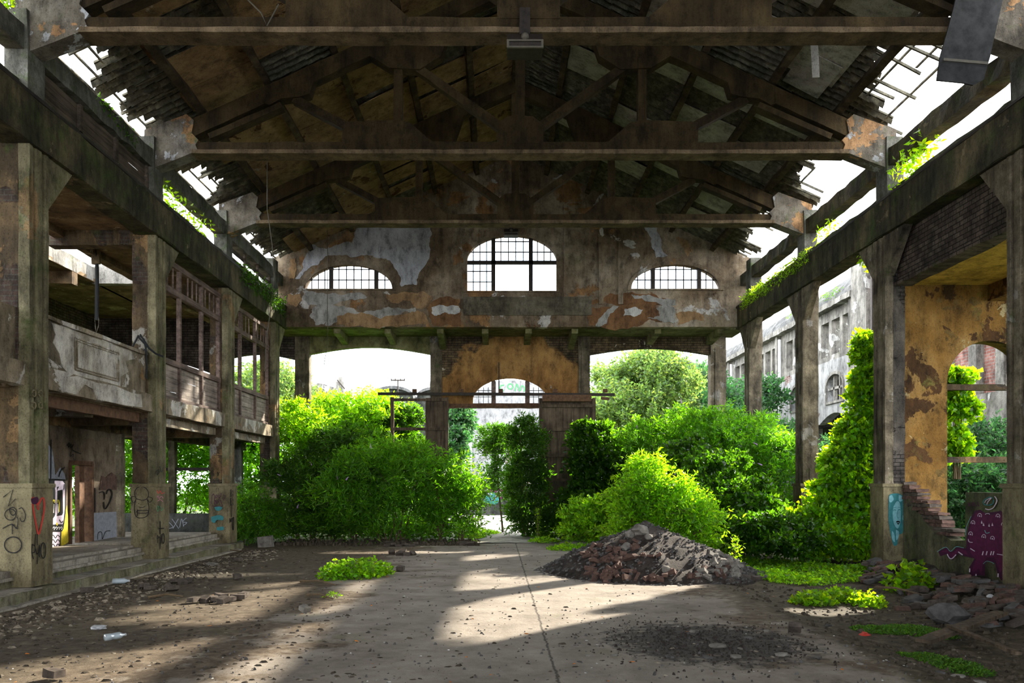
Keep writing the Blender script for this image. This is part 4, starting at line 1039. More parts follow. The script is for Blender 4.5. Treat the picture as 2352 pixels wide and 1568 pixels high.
# ================================================================== graffiti
def smooth(pts, n=6):
    if len(pts) < 3: return pts
    P = [pts[0]] + list(pts) + [pts[-1]]
    out = []
    for i in range(1, len(P) - 2):
        p0, p1, p2, p3 = P[i - 1], P[i], P[i + 1], P[i + 2]
        for k in range(n):
            t = k / n
            out.append(tuple(0.5 * (2 * p1[j] + (p2[j] - p0[j]) * t + (2 * p0[j] - 5 * p1[j] + 4 * p2[j] - p3[j]) * t * t + (3 * p1[j] - p0[j] - 3 * p2[j] + p3[j]) * t ** 3) for j in (0, 1)))
    out.append(pts[-1])
    return out
class Paint:
    def __init__(s, fn, nrm, k=1.0, off=(0, 0), z=0.004):
        s.fn, s.n, s.k, s.off, s.z = fn, Vector(nrm), k, off, z
        s.m = {}; s.lv = 0
    def p(s, q): return (s.off[0] + q[0] / s.k, s.off[1] + q[1] / s.k)
    def line(s, col, pts, w, curve=True):
        pts = [s.p(q) for q in pts]
        if curve: pts = smooth(pts)
        w = w / s.k
        s.lv += 1
        L, R = [], []
        for i, q in enumerate(pts):
            a, b = pts[max(i - 1, 0)], pts[min(i + 1, len(pts) - 1)]
            d = Vector((b[0] - a[0], b[1] - a[1]))
            if d.length < 1e-6: d = Vector((1, 0))
            d.normalize(); nx, ny = -d.y * w / 2, d.x * w / 2
            L.append(s.pt(q[0] + nx, q[1] + ny)); R.append(s.pt(q[0] - nx, q[1] - ny))
        n = len(L)
        s.m.setdefault(col, MB()).add(L + R, [(i, i + 1, n + i + 1, n + i) for i in range(n - 1)])
    def pt(s, x, y): return s.fn(x, y) + s.n * (s.z + s.lv * 0.0006)
    def poly(s, col, pts, curve=False):
        pts = [s.p(q) for q in pts]
        if curve: pts = smooth(pts + [pts[0]])[:-1]
        s.lv += 1
        tr = tessellate_polygon([[Vector((a, b, 0)) for a, b in pts]])
        s.m.setdefault(col, MB()).add([s.pt(a, b) for a, b in pts], [tuple(q) for q in tr])
    def ell(s, col, c, r, w=None, a0=0, a1=360):
        pts = [(c[0] + r[0] * math.cos(math.radians(a)), c[1] + r[1] * math.sin(math.radians(a))) for a in np.linspace(a0, a1, 25)]
        if w: s.line(col, pts, w, False)
        else: s.poly(col, pts[:-1])
    def done(s, name, parent):
        for c_, m in s.m.items(): m.build(name, M['p_' + c_], parent, label=c_.replace('_', ' ') + ' spray paint')
C1, C2, C3, C4 = [next(o for o in COLS[k].children if o.name.startswith('plinth') and 'cap' not in o.name) for k in ((-1, 1), (-1, 2), (-1, 3), (1, 2))]
# first column, face towards the camera: NERO written downwards
P = Paint(lambda x, y: PY(x, y, YC[1] - .042), (0, -1, 0), 3.92, (0, 1050))
w = 7
P.line('black', [(30, 358), (118, 290), (75, 440), (142, 372)], w, False)
P.ell('black', (95, 515), (50, 50), w); P.line('black', [(85, 465), (100, 510), (125, 520), (150, 480), (120, 450), (85, 460)], w)
P.line('black', [(170, 465), (200, 455), (228, 510), (222, 565), (195, 575), (180, 545)], w)
P.line('black', [(25, 640), (110, 600), (150, 640), (165, 560), (150, 535)], w); P.line('black', [(112, 600), (112, 690)], w); P.line('black', [(115, 605), (160, 645)], w)
P.ell('black', (120, 787), (77, 72), w + 2)
P.done('graffiti', C1)
# first column, hall face: heart and PYRO
P = Paint(lambda x, y: PX(x, y, XL + .055), (1, 0, 0), 3.92, (0, 1050))
P.line('red', [(288, 385), (300, 480), (322, 600), (345, 690), (372, 600), (395, 470), (392, 375), (370, 372), (345, 420), (322, 375), (290, 365), (285, 400)], 15)
P.line('red', [(320, 400), (340, 470), (350, 440), (322, 410)], 9)
P.poly('dark_purple', [(275, 375), (330, 355), (345, 385), (325, 420), (285, 415)], True)
P.line('black', [(318, 690), (310, 800)], 6); P.line('black', [(332, 690), (335, 790)], 6)
P.line('black', [(285, 780), (283, 860), (298, 915)], 8); P.line('black', [(283, 785), (310, 800), (308, 850), (285, 860)], 8)
P.line('black', [(315, 820), (325, 870), (345, 850)], 8); P.line('black', [(350, 790), (338, 880), (330, 960)], 8)
P.line('black', [(352, 800), (350, 900)], 8); P.ell('black', (383, 838), (22, 70), 9)
P.line('black', [(290, 330), (300, 345), (292, 352)], 4)
P.done('graffiti', C1)
# second column
P = Paint(lambda x, y: PY(x, y, YC[2] - .042), (0, -1, 0), 3.92, (0, 1050))
P.line('black', [(1225, 370), (1212, 320), (1235, 275), (1280, 262), (1325, 290), (1338, 335), (1320, 375), (1275, 385), (1225, 370)], 6)
P.line('black', [(1215, 350), (1180, 360), (1200, 410), (1222, 385)], 5); P.line('black', [(1335, 355), (1375, 370), (1350, 405), (1330, 380)], 5)
P.line('black', [(1225, 375), (1210, 450), (1225, 530), (1280, 545), (1330, 520), (1342, 450), (1325, 375)], 6)
P.line('black', [(1250, 445), (1280, 452), (1310, 440)], 5); P.line('black', [(1235, 480), (1330, 478), (1325, 500), (1240, 500), (1235, 480)], 6); P.line('black', [(1240, 470), (1235, 530)], 7)
P.ell('black', (1250, 415), (4, 4))
P.done('graffiti', C2)
P = Paint(lambda x, y: PX(x, y, XL + .055), (1, 0, 0), 3.92, (0, 1050))
P.line('red', [(1410, 295), (1425, 325), (1440, 300), (1452, 325), (1480, 315)], 6)
P.line('pink', [(1410, 365), (1420, 345), (1430, 370), (1450, 350), (1470, 370)], 5); P.line('pink', [(1415, 395), (1440, 380), (1465, 400)], 5)
P.ell('green', (1418, 460), (10, 25), 5); P.line('green', [(1440, 440), (1450, 480), (1470, 450)], 5)
P.line('black', [(1440, 575), (1440, 690)], 7); P.line('black', [(1425, 640), (1475, 638)], 7)
P.line('black', [(1412, 700), (1414, 770)], 6); P.line('black', [(1410, 700), (1425, 715), (1412, 735)], 6); P.line('black', [(1432, 710), (1440, 750), (1438, 825)], 6); P.line('black', [(1448, 690), (1448, 770)], 6); P.ell('black', (1465, 730), (11, 45), 7)
P.line('black', [(1400, 130), (1425, 110), (1410, 160), (1440, 120)], 5); P.line('black', [(1430, 80), (1450, 130), (1465, 90)], 5)
P.done('graffiti', C2)
# third column
P = Paint(lambda x, y: PY(x, y, YC[3] - .042), (0, -1, 0), 7.127, (420, 1080))
P.line('black', [(548, 345), (550, 295), (578, 345), (582, 290)], 7, False)
P.line('dark_purple', [(470, 540), (480, 420), (510, 390), (520, 500)], 9); P.line('dark_purple', [(530, 440), (570, 430), (560, 400), (535, 420), (545, 460)], 9); P.line('dark_purple', [(590, 400), (600, 460), (625, 390), (620, 370)], 9)
P.line('dark_purple', [(520, 560), (530, 490), (560, 540), (580, 480), (620, 500), (650, 580)], 9); P.line('dark_purple', [(480, 580), (650, 590)], 8); P.line('dark_purple', [(665, 400), (695, 430), (665, 490)], 6)
P.poly('teal', [(465, 760), (470, 830), (520, 860), (560, 810), (650, 815), (665, 760), (600, 730), (520, 745)], True); P.poly('teal', [(520, 600), (540, 650), (600, 660), (650, 610), (600, 590)], True); P.poly('teal', [(560, 930), (560, 975), (660, 975), (665, 920)], True)
P.done('graffiti', C3)
P = Paint(lambda x, y: PX(x, y, XL + .055), (1, 0, 0), 7.127, (420, 1080))
for y in (340, 400, 480, 540): P.line('black', [(765, y), (790, y - 30), (780, y + 30), (815, y - 10), (825, y + 25)], 6)
P.line('black', [(765, 570), (830, 565)], 6); P.line('black', [(795, 560), (790, 760)], 7); P.line('black', [(760, 860), (765, 780), (780, 840), (795, 780)], 10); P.line('black', [(810, 775), (805, 900), (822, 970), (830, 780), (812, 775)], 10)
P.done('graffiti', C3)
# mural of a long-jawed black, white and yellow figure, heart and scribbles on the aisle wall
P = Paint(lambda x, y: PX(x, y, BK), (1, 0, 0), 3.92, (0, 1050))
P.poly('greyblue', [(395, -190), (430, -120), (465, -80), (480, 0), (495, 160), (540, 90), (580, 150), (590, 200), (395, 200)])
P.poly('yellow', [(600, 430), (612, 560), (615, 760), (590, 780), (545, 800), (540, 700), (570, 600), (590, 480)]); P.poly('yellow', [(395, 680), (430, 680), (420, 800), (395, 812)])
P.poly('black', [(395, 195), (430, 190), (585, 198), (595, 300), (590, 500), (570, 640), (555, 668), (400, 668)])
P.poly('lilac', [(490, 210), (560, 212), (582, 240), (580, 460), (570, 560), (560, 600), (420, 608), (418, 545), (500, 530), (560, 520), (512, 515), (510, 300), (530, 262), (490, 270)])
P.poly('lilac', [(488, 212), (510, 212), (508, 600), (490, 600)])
P.poly('black', [(420, 270), (490, 262), (496, 300), (494, 520), (470, 535), (420, 530)]); P.poly('black', [(512, 300), (560, 290), (564, 500), (555, 520), (514, 515)])
P.line('yellow', [(470, 490), (470, 400), (480, 382), (488, 385), (488, 410)], 9, False); P.line('yellow', [(527, 490), (530, 410), (524, 385), (514, 382), (512, 410)], 9, False)
P.line('white', [(482, 420), (478, 500)], 8, False); P.line('white', [(515, 420), (520, 500)], 8, False)
P.line('black', [(425, 560), (440, 590), (430, 600)], 7); P.line('black', [(440, 545), (470, 545), (480, 530)], 7); P.line('black', [(530, 560), (550, 590), (560, 570)], 7)
P.ell('yellow', (508, 600), (7, 14)); P.line('black', [(575, 240), (570, 290)], 6); P.line('black', [(455, -160), (452, 190)], 8, False)
for i in range(6): P.line('white', [(425 + 22 * i, 640), (432 + 22 * i, 626), (442 + 22 * i, 634), (436 + 22 * i, 652)], 5)
P.poly('lilac', [(440, 672), (545, 672), (540, 700), (530, 806), (420, 812), (430, 740)])
P.line('black', [(540, 672), (530, 806)], 10, False)
for y in (700, 740, 780): P.line('black', [(430, y), (450, y + 22), (470, y), (490, y + 26), (510, y), (530, y + 18)], 8)
P.line('black', [(520, 175), (540, 120), (575, 90)], 8)
P.line('black', [(880, 320), (920, 310), (935, 340), (930, 380)], 9); P.line('black', [(925, 400), (935, 460), (960, 440), (1000, 350), (995, 300), (965, 290), (950, 330)], 10)
P.poly('greyblue', [(835, 500), (1040, 488), (1045, 715), (835, 752)])
P.line('black', [(870, 740), (875, 680), (905, 675), (910, 735)], 7); P.line('black', [(915, 735), (940, 670), (985, 660)], 7)
P.line('black', [(590, -105), (615, -130), (605, -90), (630, -120), (625, -85), (650, -115), (640, -70), (720, -30)], 7); P.line('black', [(625, -50), (620, -10), (650, -30), (645, 0)], 6)
P.done('graffiti', ML)
m = MB(); m.tube([PX(218, 1120, BK + .05), PX(218, 1176, BK + .05)], .02, 6); m.build('wall_pipe', M['steel'], ML)
P = Paint(lambda x, y: PY(x, y, 22.88), (0, -1, 0), 2.24, (0, 700))
P.line('greyblue', [(860, 1110), (890, 1140), (870, 1150)], 3); P.line('greyblue', [(885, 1100), (920, 1150)], 3); P.line('greyblue', [(918, 1100), (890, 1150)], 3); P.line('greyblue', [(925, 1145), (935, 1100), (945, 1140)], 3); P.line('greyblue', [(960, 1095), (940, 1115), (962, 1120), (942, 1135)], 3)
P.done('graffiti', LW)
# woman's face and many-eyed purple creature on the dado wall
dado = bpy.data.objects['dado_wall']
P = Paint(lambda x, y: PY(x, y, YC[2] - .042), (0, -1, 0), 3.92, (2000, 1050))
P.poly('teal', [(162, 360), (175, 332), (240, 325), (285, 345), (300, 400), (300, 600), (285, 680), (250, 700), (240, 780), (205, 790), (180, 700), (160, 560)], True)
P.poly('teal_light', [(205, 440), (235, 395), (262, 420), (270, 520), (262, 600), (240, 640), (210, 600), (196, 520)], True)
P.poly('teal_light', [(165, 350), (190, 340), (205, 380), (180, 405), (165, 390)], True); P.poly('teal_light', [(250, 340), (275, 345), (285, 385), (255, 395)], True)
P.poly('teal_light', [(190, 660), (210, 690), (215, 760), (190, 730)], True); P.poly('teal_light', [(225, 650), (252, 670), (248, 720), (228, 740)], True)
P.poly('teal_light', [(285, 520), (300, 530), (325, 500), (300, 560), (285, 560)], True)
P.line('teal', [(203, 478), (215, 470), (226, 480)], 6); P.line('teal', [(243, 478), (255, 468), (264, 478)], 6); P.line('teal', [(205, 452), (228, 450)], 4); P.line('teal', [(243, 448), (264, 452)], 4)
P.line('teal', [(240, 480), (236, 530), (248, 550)], 4); P.poly('black', [(225, 578), (240, 570), (262, 580), (244, 605)], True); P.line('teal_light', [(232, 588), (255, 588)], 4)
P.poly('white', [(380, 500), (390, 480), (400, 560), (390, 640)], True) if False else None
P.done('graffiti', C4)
P = Paint(lambda x, y: PX(x, y, DX), (-1, 0, 0), 3.92, (2000, 1050), 0.006)
P.poly('dark_purple', [(870, 700), (890, 600), (905, 540), (945, 480), (990, 470), (1030, 500), (1120, 490), (1180, 480), (1215, 560), (1235, 700), (1235, 880), (1215, 1090), (1180, 1110), (1150, 1060), (1120, 950), (1060, 935), (1030, 960), (1035, 1120), (1000, 1110), (985, 1060), (960, 1110), (935, 1070), (895, 1060), (890, 990), (940, 910), (850, 890), (790, 870), (740, 925), (700, 905), (680, 870), (630, 890), (612, 850), (640, 830), (690, 812), (735, 850), (780, 810), (860, 820)])
P.poly('purple', [(885, 700), (905, 600), (950, 500), (990, 490), (1060, 520), (1170, 500), (1205, 580), (1225, 720), (1220, 880), (1195, 1000), (1165, 1040), (1120, 900), (1050, 900), (1010, 960), (1000, 1060), (975, 1000), (930, 1030), (910, 1020), (950, 920), (900, 860)])
P.poly('purple', [(640, 845), (690, 828), (730, 870), (785, 825), (860, 840), (880, 880), (790, 850), (735, 905), (690, 860)])
for cx_, cy_ in ((985, 525), (1150, 530), (925, 590), (1200, 605), (905, 690), (1025, 715), (1103, 730)):
    P.ell('lilac', (cx_, cy_), (17, 20), 5, 160, 400); P.ell('lilac', (cx_, cy_ + 3), (6, 7))
P.ell('lilac', (1060, 515), (20, 10), 5, 180, 360)
for x, y in ((1008, 585), (1025, 605), (1075, 612), (1105, 605)): P.poly('lilac', [(x - 8, y + 10), (x, y - 18), (x + 8, y + 12)])
P.line('teal_light', [(1035, 655), (1050, 682), (1080, 675)], 6)
for x in (1018, 1053, 1093, 1115): P.line('lilac', [(x + 6, 845), (x - 4, 880)], 9)
for x, y in ((903, 1015), (960, 1065), (1013, 1080), (1160, 1060)): P.line('lilac', [(x, y - 15), (x - 2, y + 18)], 11)
P.line('lilac', [(700, 870), (720, 905), (745, 910), (780, 875)], 8); P.line('lilac', [(800, 850), (840, 878)], 9); P.line('lilac', [(890, 735), (900, 760), (930, 765)], 6); P.line('lilac', [(910, 820), (950, 845)], 7); P.line('lilac', [(1150, 870), (1210, 880)], 6)
P.line('lilac', [(1130, 350), (1150, 390), (1120, 450), (1080, 470), (1045, 462)], 8); P.line('teal', [(1120, 370), (1085, 358), (1035, 385), (1030, 415), (1060, 430), (1110, 420), (1120, 380)], 9); P.line('lilac', [(1040, 410), (1055, 385), (1100, 365), (1070, 400), (1060, 425)], 6)
for x in (890, 905, 925, 945, 965, 980): P.line('dark_purple', [(x, 400 + (x % 7) * 5), (x + 8, 440)], 8)
P.line('teal_light', [(870, 700), (880, 620), (920, 530)], 4); P.line('teal_light', [(612, 850), (690, 808), (735, 845), (785, 805), (855, 815)], 4); P.line('teal_light', [(1030, 960), (1060, 935), (1110, 945), (1125, 960)], 4)
P.done('mural', dado)
# ================================================================== vegetation
def leaf_mesh(name, P, D, L, W, mat, parent=None, off=None, **kw):
    n = len(P)
    D = D / np.maximum(1e-6, np.linalg.norm(D, axis=1))[:, None]
    R = rng.normal(size=(n, 3))
    S = np.cross(D, R); S /= np.maximum(1e-6, np.linalg.norm(S, axis=1))[:, None]
    N = np.cross(S, D)
    L = L[:, None]; W = W[:, None]
    v = np.empty((n, 4, 3))
    v[:, 0] = P
    v[:, 1] = P + D * L * 0.42 + S * W * .5 + N * W * .22
    v[:, 2] = P + D * L - N * L * 0.10
    v[:, 3] = P + D * L * 0.42 - S * W * .5 + N * W * .22
    o3 = np.array(root_loc(parent)) if parent is not None else np.zeros(3)
    v = (v - o3).reshape(-1, 3)
    me = bpy.data.meshes.new(name)
    me.vertices.add(n * 4); me.vertices.foreach_set('co', v.astype(np.float32).ravel())
    b = np.arange(n)[:, None] * 4
    idx = (b + np.array([[0, 1, 2, 0, 2, 3]])).ravel()
    me.loops.add(n * 6); me.loops.foreach_set('vertex_index', idx.astype(np.int32))
    me.polygons.add(n * 2); me.polygons.foreach_set('loop_start', (np.arange(n * 2) * 3).astype(np.int32))
    me.materials.append(mat)
    me.update(calc_edges=True)
    o = bpy.data.objects.new(name, me); COL.objects.link(o)
    if parent is not None: o.parent = parent
    return tag(o, **kw)
def sprays(lumps, n, k, leafL, spl, up=0.35, droop=0.35, inner=0.3, minz=-0.3, jit=0.02, gap=.0):
    """leaves set along arching shoots that leave the surfaces of several lumps"""
    Lm = np.array(lumps, float)
    a = (Lm[:, 3] * Lm[:, 4] + Lm[:, 3] * Lm[:, 5] + Lm[:, 4] * Lm[:, 5]); a /= a.sum()
    ci = rng.choice(len(Lm), n, p=a)
    d = rng.normal(size=(n, 3)); d[:, 2] = np.where(d[:, 2] < -0.3, -d[:, 2], d[:, 2]); d /= np.linalg.norm(d, axis=1)[:, None]
    lump_r = 1 + 0.13 * np.sin(d[:, 0] * 5 + ci) + 0.12 * np.sin(d[:, 1] * 6 + 2 * ci) + 0.10 * np.sin(d[:, 2] * 9 + ci)
    f = np.where(rng.random(n) < inner, rng.uniform(.35, .85, n), rng.uniform(.86, 1.0, n)) * lump_r
    c = Lm[ci, :3]; r = Lm[ci, 3:6]
    root = c + d * r * f[:, None]
    # throw out shoots buried in other lumps
    keep = np.ones(n, bool)
    for j in range(len(Lm)):
        q = (root - Lm[j, :3]) / Lm[j, 3:6]
        keep &= ~((np.linalg.norm(q, axis=1) < .55) & (ci != j))
    keep &= root[:, 2] > minz
    w = 9.0 / max(.6, float(np.median(Lm[:, 3])) * 3 + .5)
    x_, y_, z_ = root[:, 0] * w, root[:, 1] * w, root[:, 2] * w
    ns = np.sin(x_ + 1.7 * np.sin(z_ * .8)) * np.sin(z_ * 1.15 + 1.3 * np.sin(y_)) + .6 * np.sin(y_ * 1.3 + x_ * .7) + .35 * np.sin(3.1 * x_ - 2.3 * z_)
    keep &= ~((f > .84) & (ns < gap) & (rng.random(n) < .93))
    root, d = root[keep], d[keep]; n = len(root)
    g = d + np.array([0, 0, up]) + rng.normal(size=(n, 3)) * .35; g /= np.linalg.norm(g, axis=1)[:, None]
    Ls = spl * rng.uniform(.5, 1.25, n)
    t = (np.arange(k) + .5) / k
    T = np.tile(t, (n, 1)) + rng.uniform(-.4 / k, .4 / k, (n, k))
    P = root[:, None, :] + g[:, None, :] * (Ls[:, None] * T)[:, :, None]
    P[:, :, 2] -= droop * (Ls[:, None] * T ** 2)
    side = rng.normal(size=(n, k, 3))
    D = g[:, None, :] * .7 + side * .75; D[:, :, 2] -= .25
    P = P.reshape(-1, 3) + rng.normal(size=(n * k, 3)) * jit
    D = D.reshape(-1, 3)
    m = P[:, 2] > minz
    P, D = P[m], D[m]
    L = 1.25 * leafL * rng.uniform(.6, 1.25, len(P))
    return P, D, L, root, g, Ls
def fracture(lumps, skirt):
    out = []
    for l in lumps:
        x, y, z, a, b, c = l
        out.append((x, y, z, a * .8, b * .8, c * .8))
        for i in range(11):
            th = rnd.uniform(0, 6.28); ph = rnd.uniform(-.3, 1.2)
            q = rnd.uniform(.2, .48); e_ = rnd.uniform(.75, 1.02)
            out.append((x + a * e_ * math.cos(th) * math.cos(ph), y + b * e_ * math.sin(th) * math.cos(ph), z + c * e_ * math.sin(ph), a * q, b * q, c * q))
        if skirt and z - c > FL - .1 and z - c < 2.6:
            h = (z - c * .3 - FL) / 2
            out.append((x, y, FL + h, a * .95, b * .95, h * 1.05))
    return out
def bush(name, label, cat, lumps, n, k=9, leafL=.12, asp=.3, spl=.4, mat='leaf', base=None, group=None, stems=12, flower=0, fm='flower', droop=.35, up=.35, inner=.3, part='foliage', dens=2.0, gap=.05, skirt=True, minz=-0.3):
    c0 = np.mean(np.array(lumps)[:, :2], axis=0)
    gz = min(l[2] - l[5] for l in lumps)
    loc = base or (c0[0], c0[1], max(gz, -.34))
    t = thing(name, label, cat, loc, group)
    lumps0 = lumps
    lumps = fracture(lumps, skirt)
    P, D, L, root, g, Ls = sprays(lumps, int(n * dens),  k, leafL, spl, up, droop, inner, minz, gap=gap)
    leaf_mesh(part, P, D, L, L * asp, M[mat], t)
    if stems:
        m = MB()
        Lm = lumps0
        for i in range(stems):
            l = Lm[i % len(Lm)]
            a = rnd.uniform(0, 6.28)
            e = Vector((l[0] + math.cos(a) * l[3] * .8, l[1] + math.sin(a) * l[4] * .8, l[2] + l[5] * rnd.uniform(.2, .8)))
            b = Vector((l[0] + rnd.uniform(-.15, .15) * l[3], l[1] + rnd.uniform(-.15, .15), max(loc[2], -.34)))
            mid = b.lerp(e, .5) + Vector((0, 0, .25 * (e - b).length))
            q = [b, b.lerp(mid, .5) + Vector((0, 0, .08)), mid, e]
            m.tube(q, .018 + .004 * l[5], 5, .006)
        sel = rng.choice(len(root), min(len(root), stems * 12), replace=False)
        for i in sel:
            r_ = Vector(root[i]); e = r_ + Vector(g[i]) * float(Ls[i]) * .8 - Vector((0, 0, droop * float(Ls[i]) * .6))
            m.tube([r_, r_.lerp(e, .5) + Vector((0, 0, .03)), e], .005, 3, .003)
        m.build('branches', M['bark'], t)
    if flower:
        m = MB()
        top = [i for i in range(len(root)) if g[i][2] > .2]
        for i in rnd.sample(top, min(flower, len(top))):
            e = Vector(root[i]) + Vector(g[i]) * float(Ls[i]) - Vector((0, 0, droop * float(Ls[i]) * .8))
            dr = Vector((g[i][0], g[i][1], g[i][2] * .4 + .1)).normalized()
            m.tube([e, e + dr * .07, e + dr * .15], .026, 5, .006)
        if m.v: m.build('flowers', M[fm], t)
    return t
def lump(px, py, Y, rx, rz, ry=None):
    p = PY(px, py, Y); s = Y / FPX
    return (p.x, Y, p.z, rx * s, ry or rx * s * .8, rz * s)
# --- left thicket
bush('buddleia_bush', 'big rounded buddleia bush left of the path, arching over the rubble', 'bush',
     [lump(820, 1140, 25.6, 115, 95, 1.5), lump(920, 1112, 25.2, 105, 84, 1.4), lump(1015, 1145, 25.4, 80, 80, 1.2), lump(880, 1180, 25.0, 90, 50, 1.0), lump(1060, 1180, 25.2, 50, 65, .8)],
     3600, 11, .13, .24, .55, 'leaf', stems=30, flower=14, droop=.45)
bush('buddleia_bush', 'low dark buddleia in the corner beside the fourth left column', 'bush',
     [lump(690, 1130, 26.4, 70, 90, 1.2), lump(760, 1110, 26.8, 90, 110, 1.4), lump(720, 1190, 26.2, 80, 50, 1.0)], 2400, 10, .12, .28, .45, 'leaf_dark', stems=14, flower=8)
bush('bramble_bush', 'tall sunny thicket behind the left end column with cream flower heads', 'bush',
     [lump(700, 1010, 28.6, 70, 70, 1.2), lump(780, 985, 31.5, 95, 65, 1.5), lump(860, 970, 31.5, 75, 60, 1.4), lump(800, 1050, 30.2, 130, 60, 1.4)],
     3400, 10, .13, .34, .45, 'leaf_bright', stems=14, flower=60, fm='cream_flower')
bush('climbing_clematis', 'leafy climber over the left sliding door', 'climber',
     [lump(920, 975, 31.2, 40, 40, .6), lump(880, 1020, 31.0, 50, 40, .7), lump(950, 1050, 31, 60, 50, .8)], 1500, 9, .12, .45, .35, 'leaf_vine', stems=6, skirt=False)
bush('young_bush', 'small bright bush standing beside the third left column', 'bush',
     [lump(585, 1175, 24.2, 40, 45, .6), lump(560, 1215, 24.0, 26, 32, .5), lump(615, 1205, 24.2, 30, 30, .5)], 1100, 9, .085, .3, .32, 'leaf', stems=10)
bush('tree', 'pale green tree outside behind the left end column', 'tree', [lump(660, 930, 38, 60, 60, 2), lump(600, 900, 38, 60, 55, 2), lump(560, 960, 36, 60, 60, 2), lump(690, 1000, 36, 50, 60, 2)], 1700, 9, .17, .45, .6, 'leaf_tree', stems=8)
bush('hedge_thicket', 'dense green thicket outside the left aisle, seen between the gallery columns', 'thicket',
     [lump(300, 1090, 30, 120, 100, 2), lump(420, 1090, 32, 110, 100, 2), lump(540, 1060, 33, 90, 100, 2), lump(170, 1100, 26, 120, 90, 2), lump(592, 1085, 31, 52, 90, 1.5)], 4200, 9, .14, .4, .5, 'leaf', stems=14, flower=10)
bush('ivy_curtain', 'dark green climber hanging beyond the doorway, left of the whitewashed wall', 'climber', [lump(1050, 980, 41, 32, 60, .8), lump(1040, 1060, 40, 40, 60, .8)], 900, 8, .16, .6, .4, 'leaf_bluish', stems=3)
# --- right of the path
bush('buddleia_bush', 'narrow dark bush hugging the right sliding door', 'bush',
     [lump(1205, 1030, 28.6, 40, 62, .6), lump(1215, 1120, 28.0, 42, 75, .6), lump(1150, 1030, 30.6, 48, 42, .6), lump(1210, 1195, 27.4, 40, 40, .6)], 2100, 9, .12, .3, .4, 'leaf_dark', stems=12)
bush('vine_mound', 'tower of dark vine leaves swallowing the right sliding door edge', 'climber',
     [lump(1370, 1030, 27.6, 52, 62, .8), lump(1375, 1100, 27.2, 62, 70, .9), lump(1330, 1170, 26.8, 60, 55, .9)], 2600, 8, .11, .7, .3, 'leaf_vine', stems=8, inner=.2)
bush('vine_mound', 'low yellow-green mound of creeper left of the rubble mound', 'climber',
     [lump(1370, 1190, 23.6, 75, 38, .9), lump(1440, 1180, 23.2, 60, 42, .8)], 1600, 8, .09, .6, .26, 'leaf_bright', stems=6)
bush('elder_bush', 'yellow-green bush growing out of the top of the rubble mound', 'bush',
     [lump(1490, 1120, 19.6, 44, 44, .6), lump(1540, 1160, 19.4, 60, 40, .6), lump(1450, 1165, 19.8, 40, 34, .5), lump(1600, 1205, 19.0, 36, 28, .4)], 1500, 12, .095, .36, .62, 'leaf_bright', stems=26, flower=0, droop=.5, gap=.25)
bush('buddleia_bush', 'wide sunlit buddleia thicket with lilac flowers across the right half', 'bush',
     [lump(1500, 1050, 27.5, 90, 75, 1.6), lump(1590, 1040, 27, 95, 80, 1.6), lump(1690, 1045, 26.5, 90, 80, 1.6), lump(1760, 1090, 25.5, 75, 85, 1.4), lump(1450, 1060, 28, 60, 70, 1.2)],
     4300, 10, .12, .26, .45, 'leaf', stems=20, flower=70)
bush('vine_mound', 'dark glossy vine cascading down in the middle of the right thicket', 'climber',
     [lump(1560, 1090, 24.0, 75, 65, 1.0), lump(1640, 1120, 22.6, 80, 75, 1.1), lump(1700, 1180, 21.0, 80, 70, 1.0), lump(1620, 1190, 21.4, 70, 60, .9), lump(1760, 1210, 20.2, 70, 50, .9)],
     4200, 8, .10, .7, .26, 'leaf_vine', stems=10, inner=.2)
bush('buddleia_bush', 'bluish green bush with lilac flowers behind the lone right column', 'bush',
     [lump(1800, 1060, 27, 55, 70, 1.2), lump(1900, 1090, 24, 55, 60, 1.0), lump(1700, 1020, 29, 60, 60, 1.2)], 1900, 9, .13, .3, .45, 'leaf_bluish', stems=10, flower=20)
bush('creeper_mound', 'low sunlit mound of creeper in front of the lone right column', 'climber',
     [lump(1800, 1235, 18.6, 80, 36, .8), lump(1740, 1225, 19.2, 60, 32, .7)], 1500, 8, .085, .6, .22, 'leaf_vine', stems=4, inner=.2)
# creeper climbing the right column and piling up at its foot
bush('virginia_creeper', 'luminous creeper climbing the right column and spilling to the floor', 'climber',
     [lump(1995, 830, 18.7, 18, 60, .3), lump(1990, 930, 18.7, 26, 70, .35), lump(1976, 1020, 18.7, 36, 70, .4), lump(1955, 1100, 18.9, 52, 66, .5), lump(1935, 1170, 18.9, 72, 58, .6), lump(1930, 1235, 18.7, 78, 50, .6), lump(1872, 1230, 18.9, 52, 50, .6)],
     6600, 8, .10, .72, .26, 'leaf_ivy', stems=10, inner=.25, base=(7.6, 18.2, -.3))
# --- trees beyond
bush('birch_tree', 'light green young trees beyond the right opening, tallest against the sky', 'tree',
     [lump(1430, 920, 38, 70, 70, 2.2), lump(1490, 890, 38, 60, 70, 2.2), lump(1540, 940, 37, 60, 70, 2), lump(1400, 980, 36, 60, 60, 2), lump(1480, 980, 36, 90, 60, 2)],
     2900, 10, .15, .5, .8, 'leaf_tree', stems=16, up=1.0, droop=.05, skirt=False)
bush('birch_tree', 'darker green trees beyond the right opening beside the white building', 'tree',
     [lump(1600, 930, 42, 60, 60, 2), lump(1570, 980, 40, 70, 60, 2), lump(1670, 960, 42, 60, 65, 2), lump(1740, 950, 44, 50, 60, 2), lump(1640, 1010, 38, 80, 50, 2)], 2300, 9, .17, .5, .7, 'leaf_bluish', stems=8, up=.8, droop=.1)
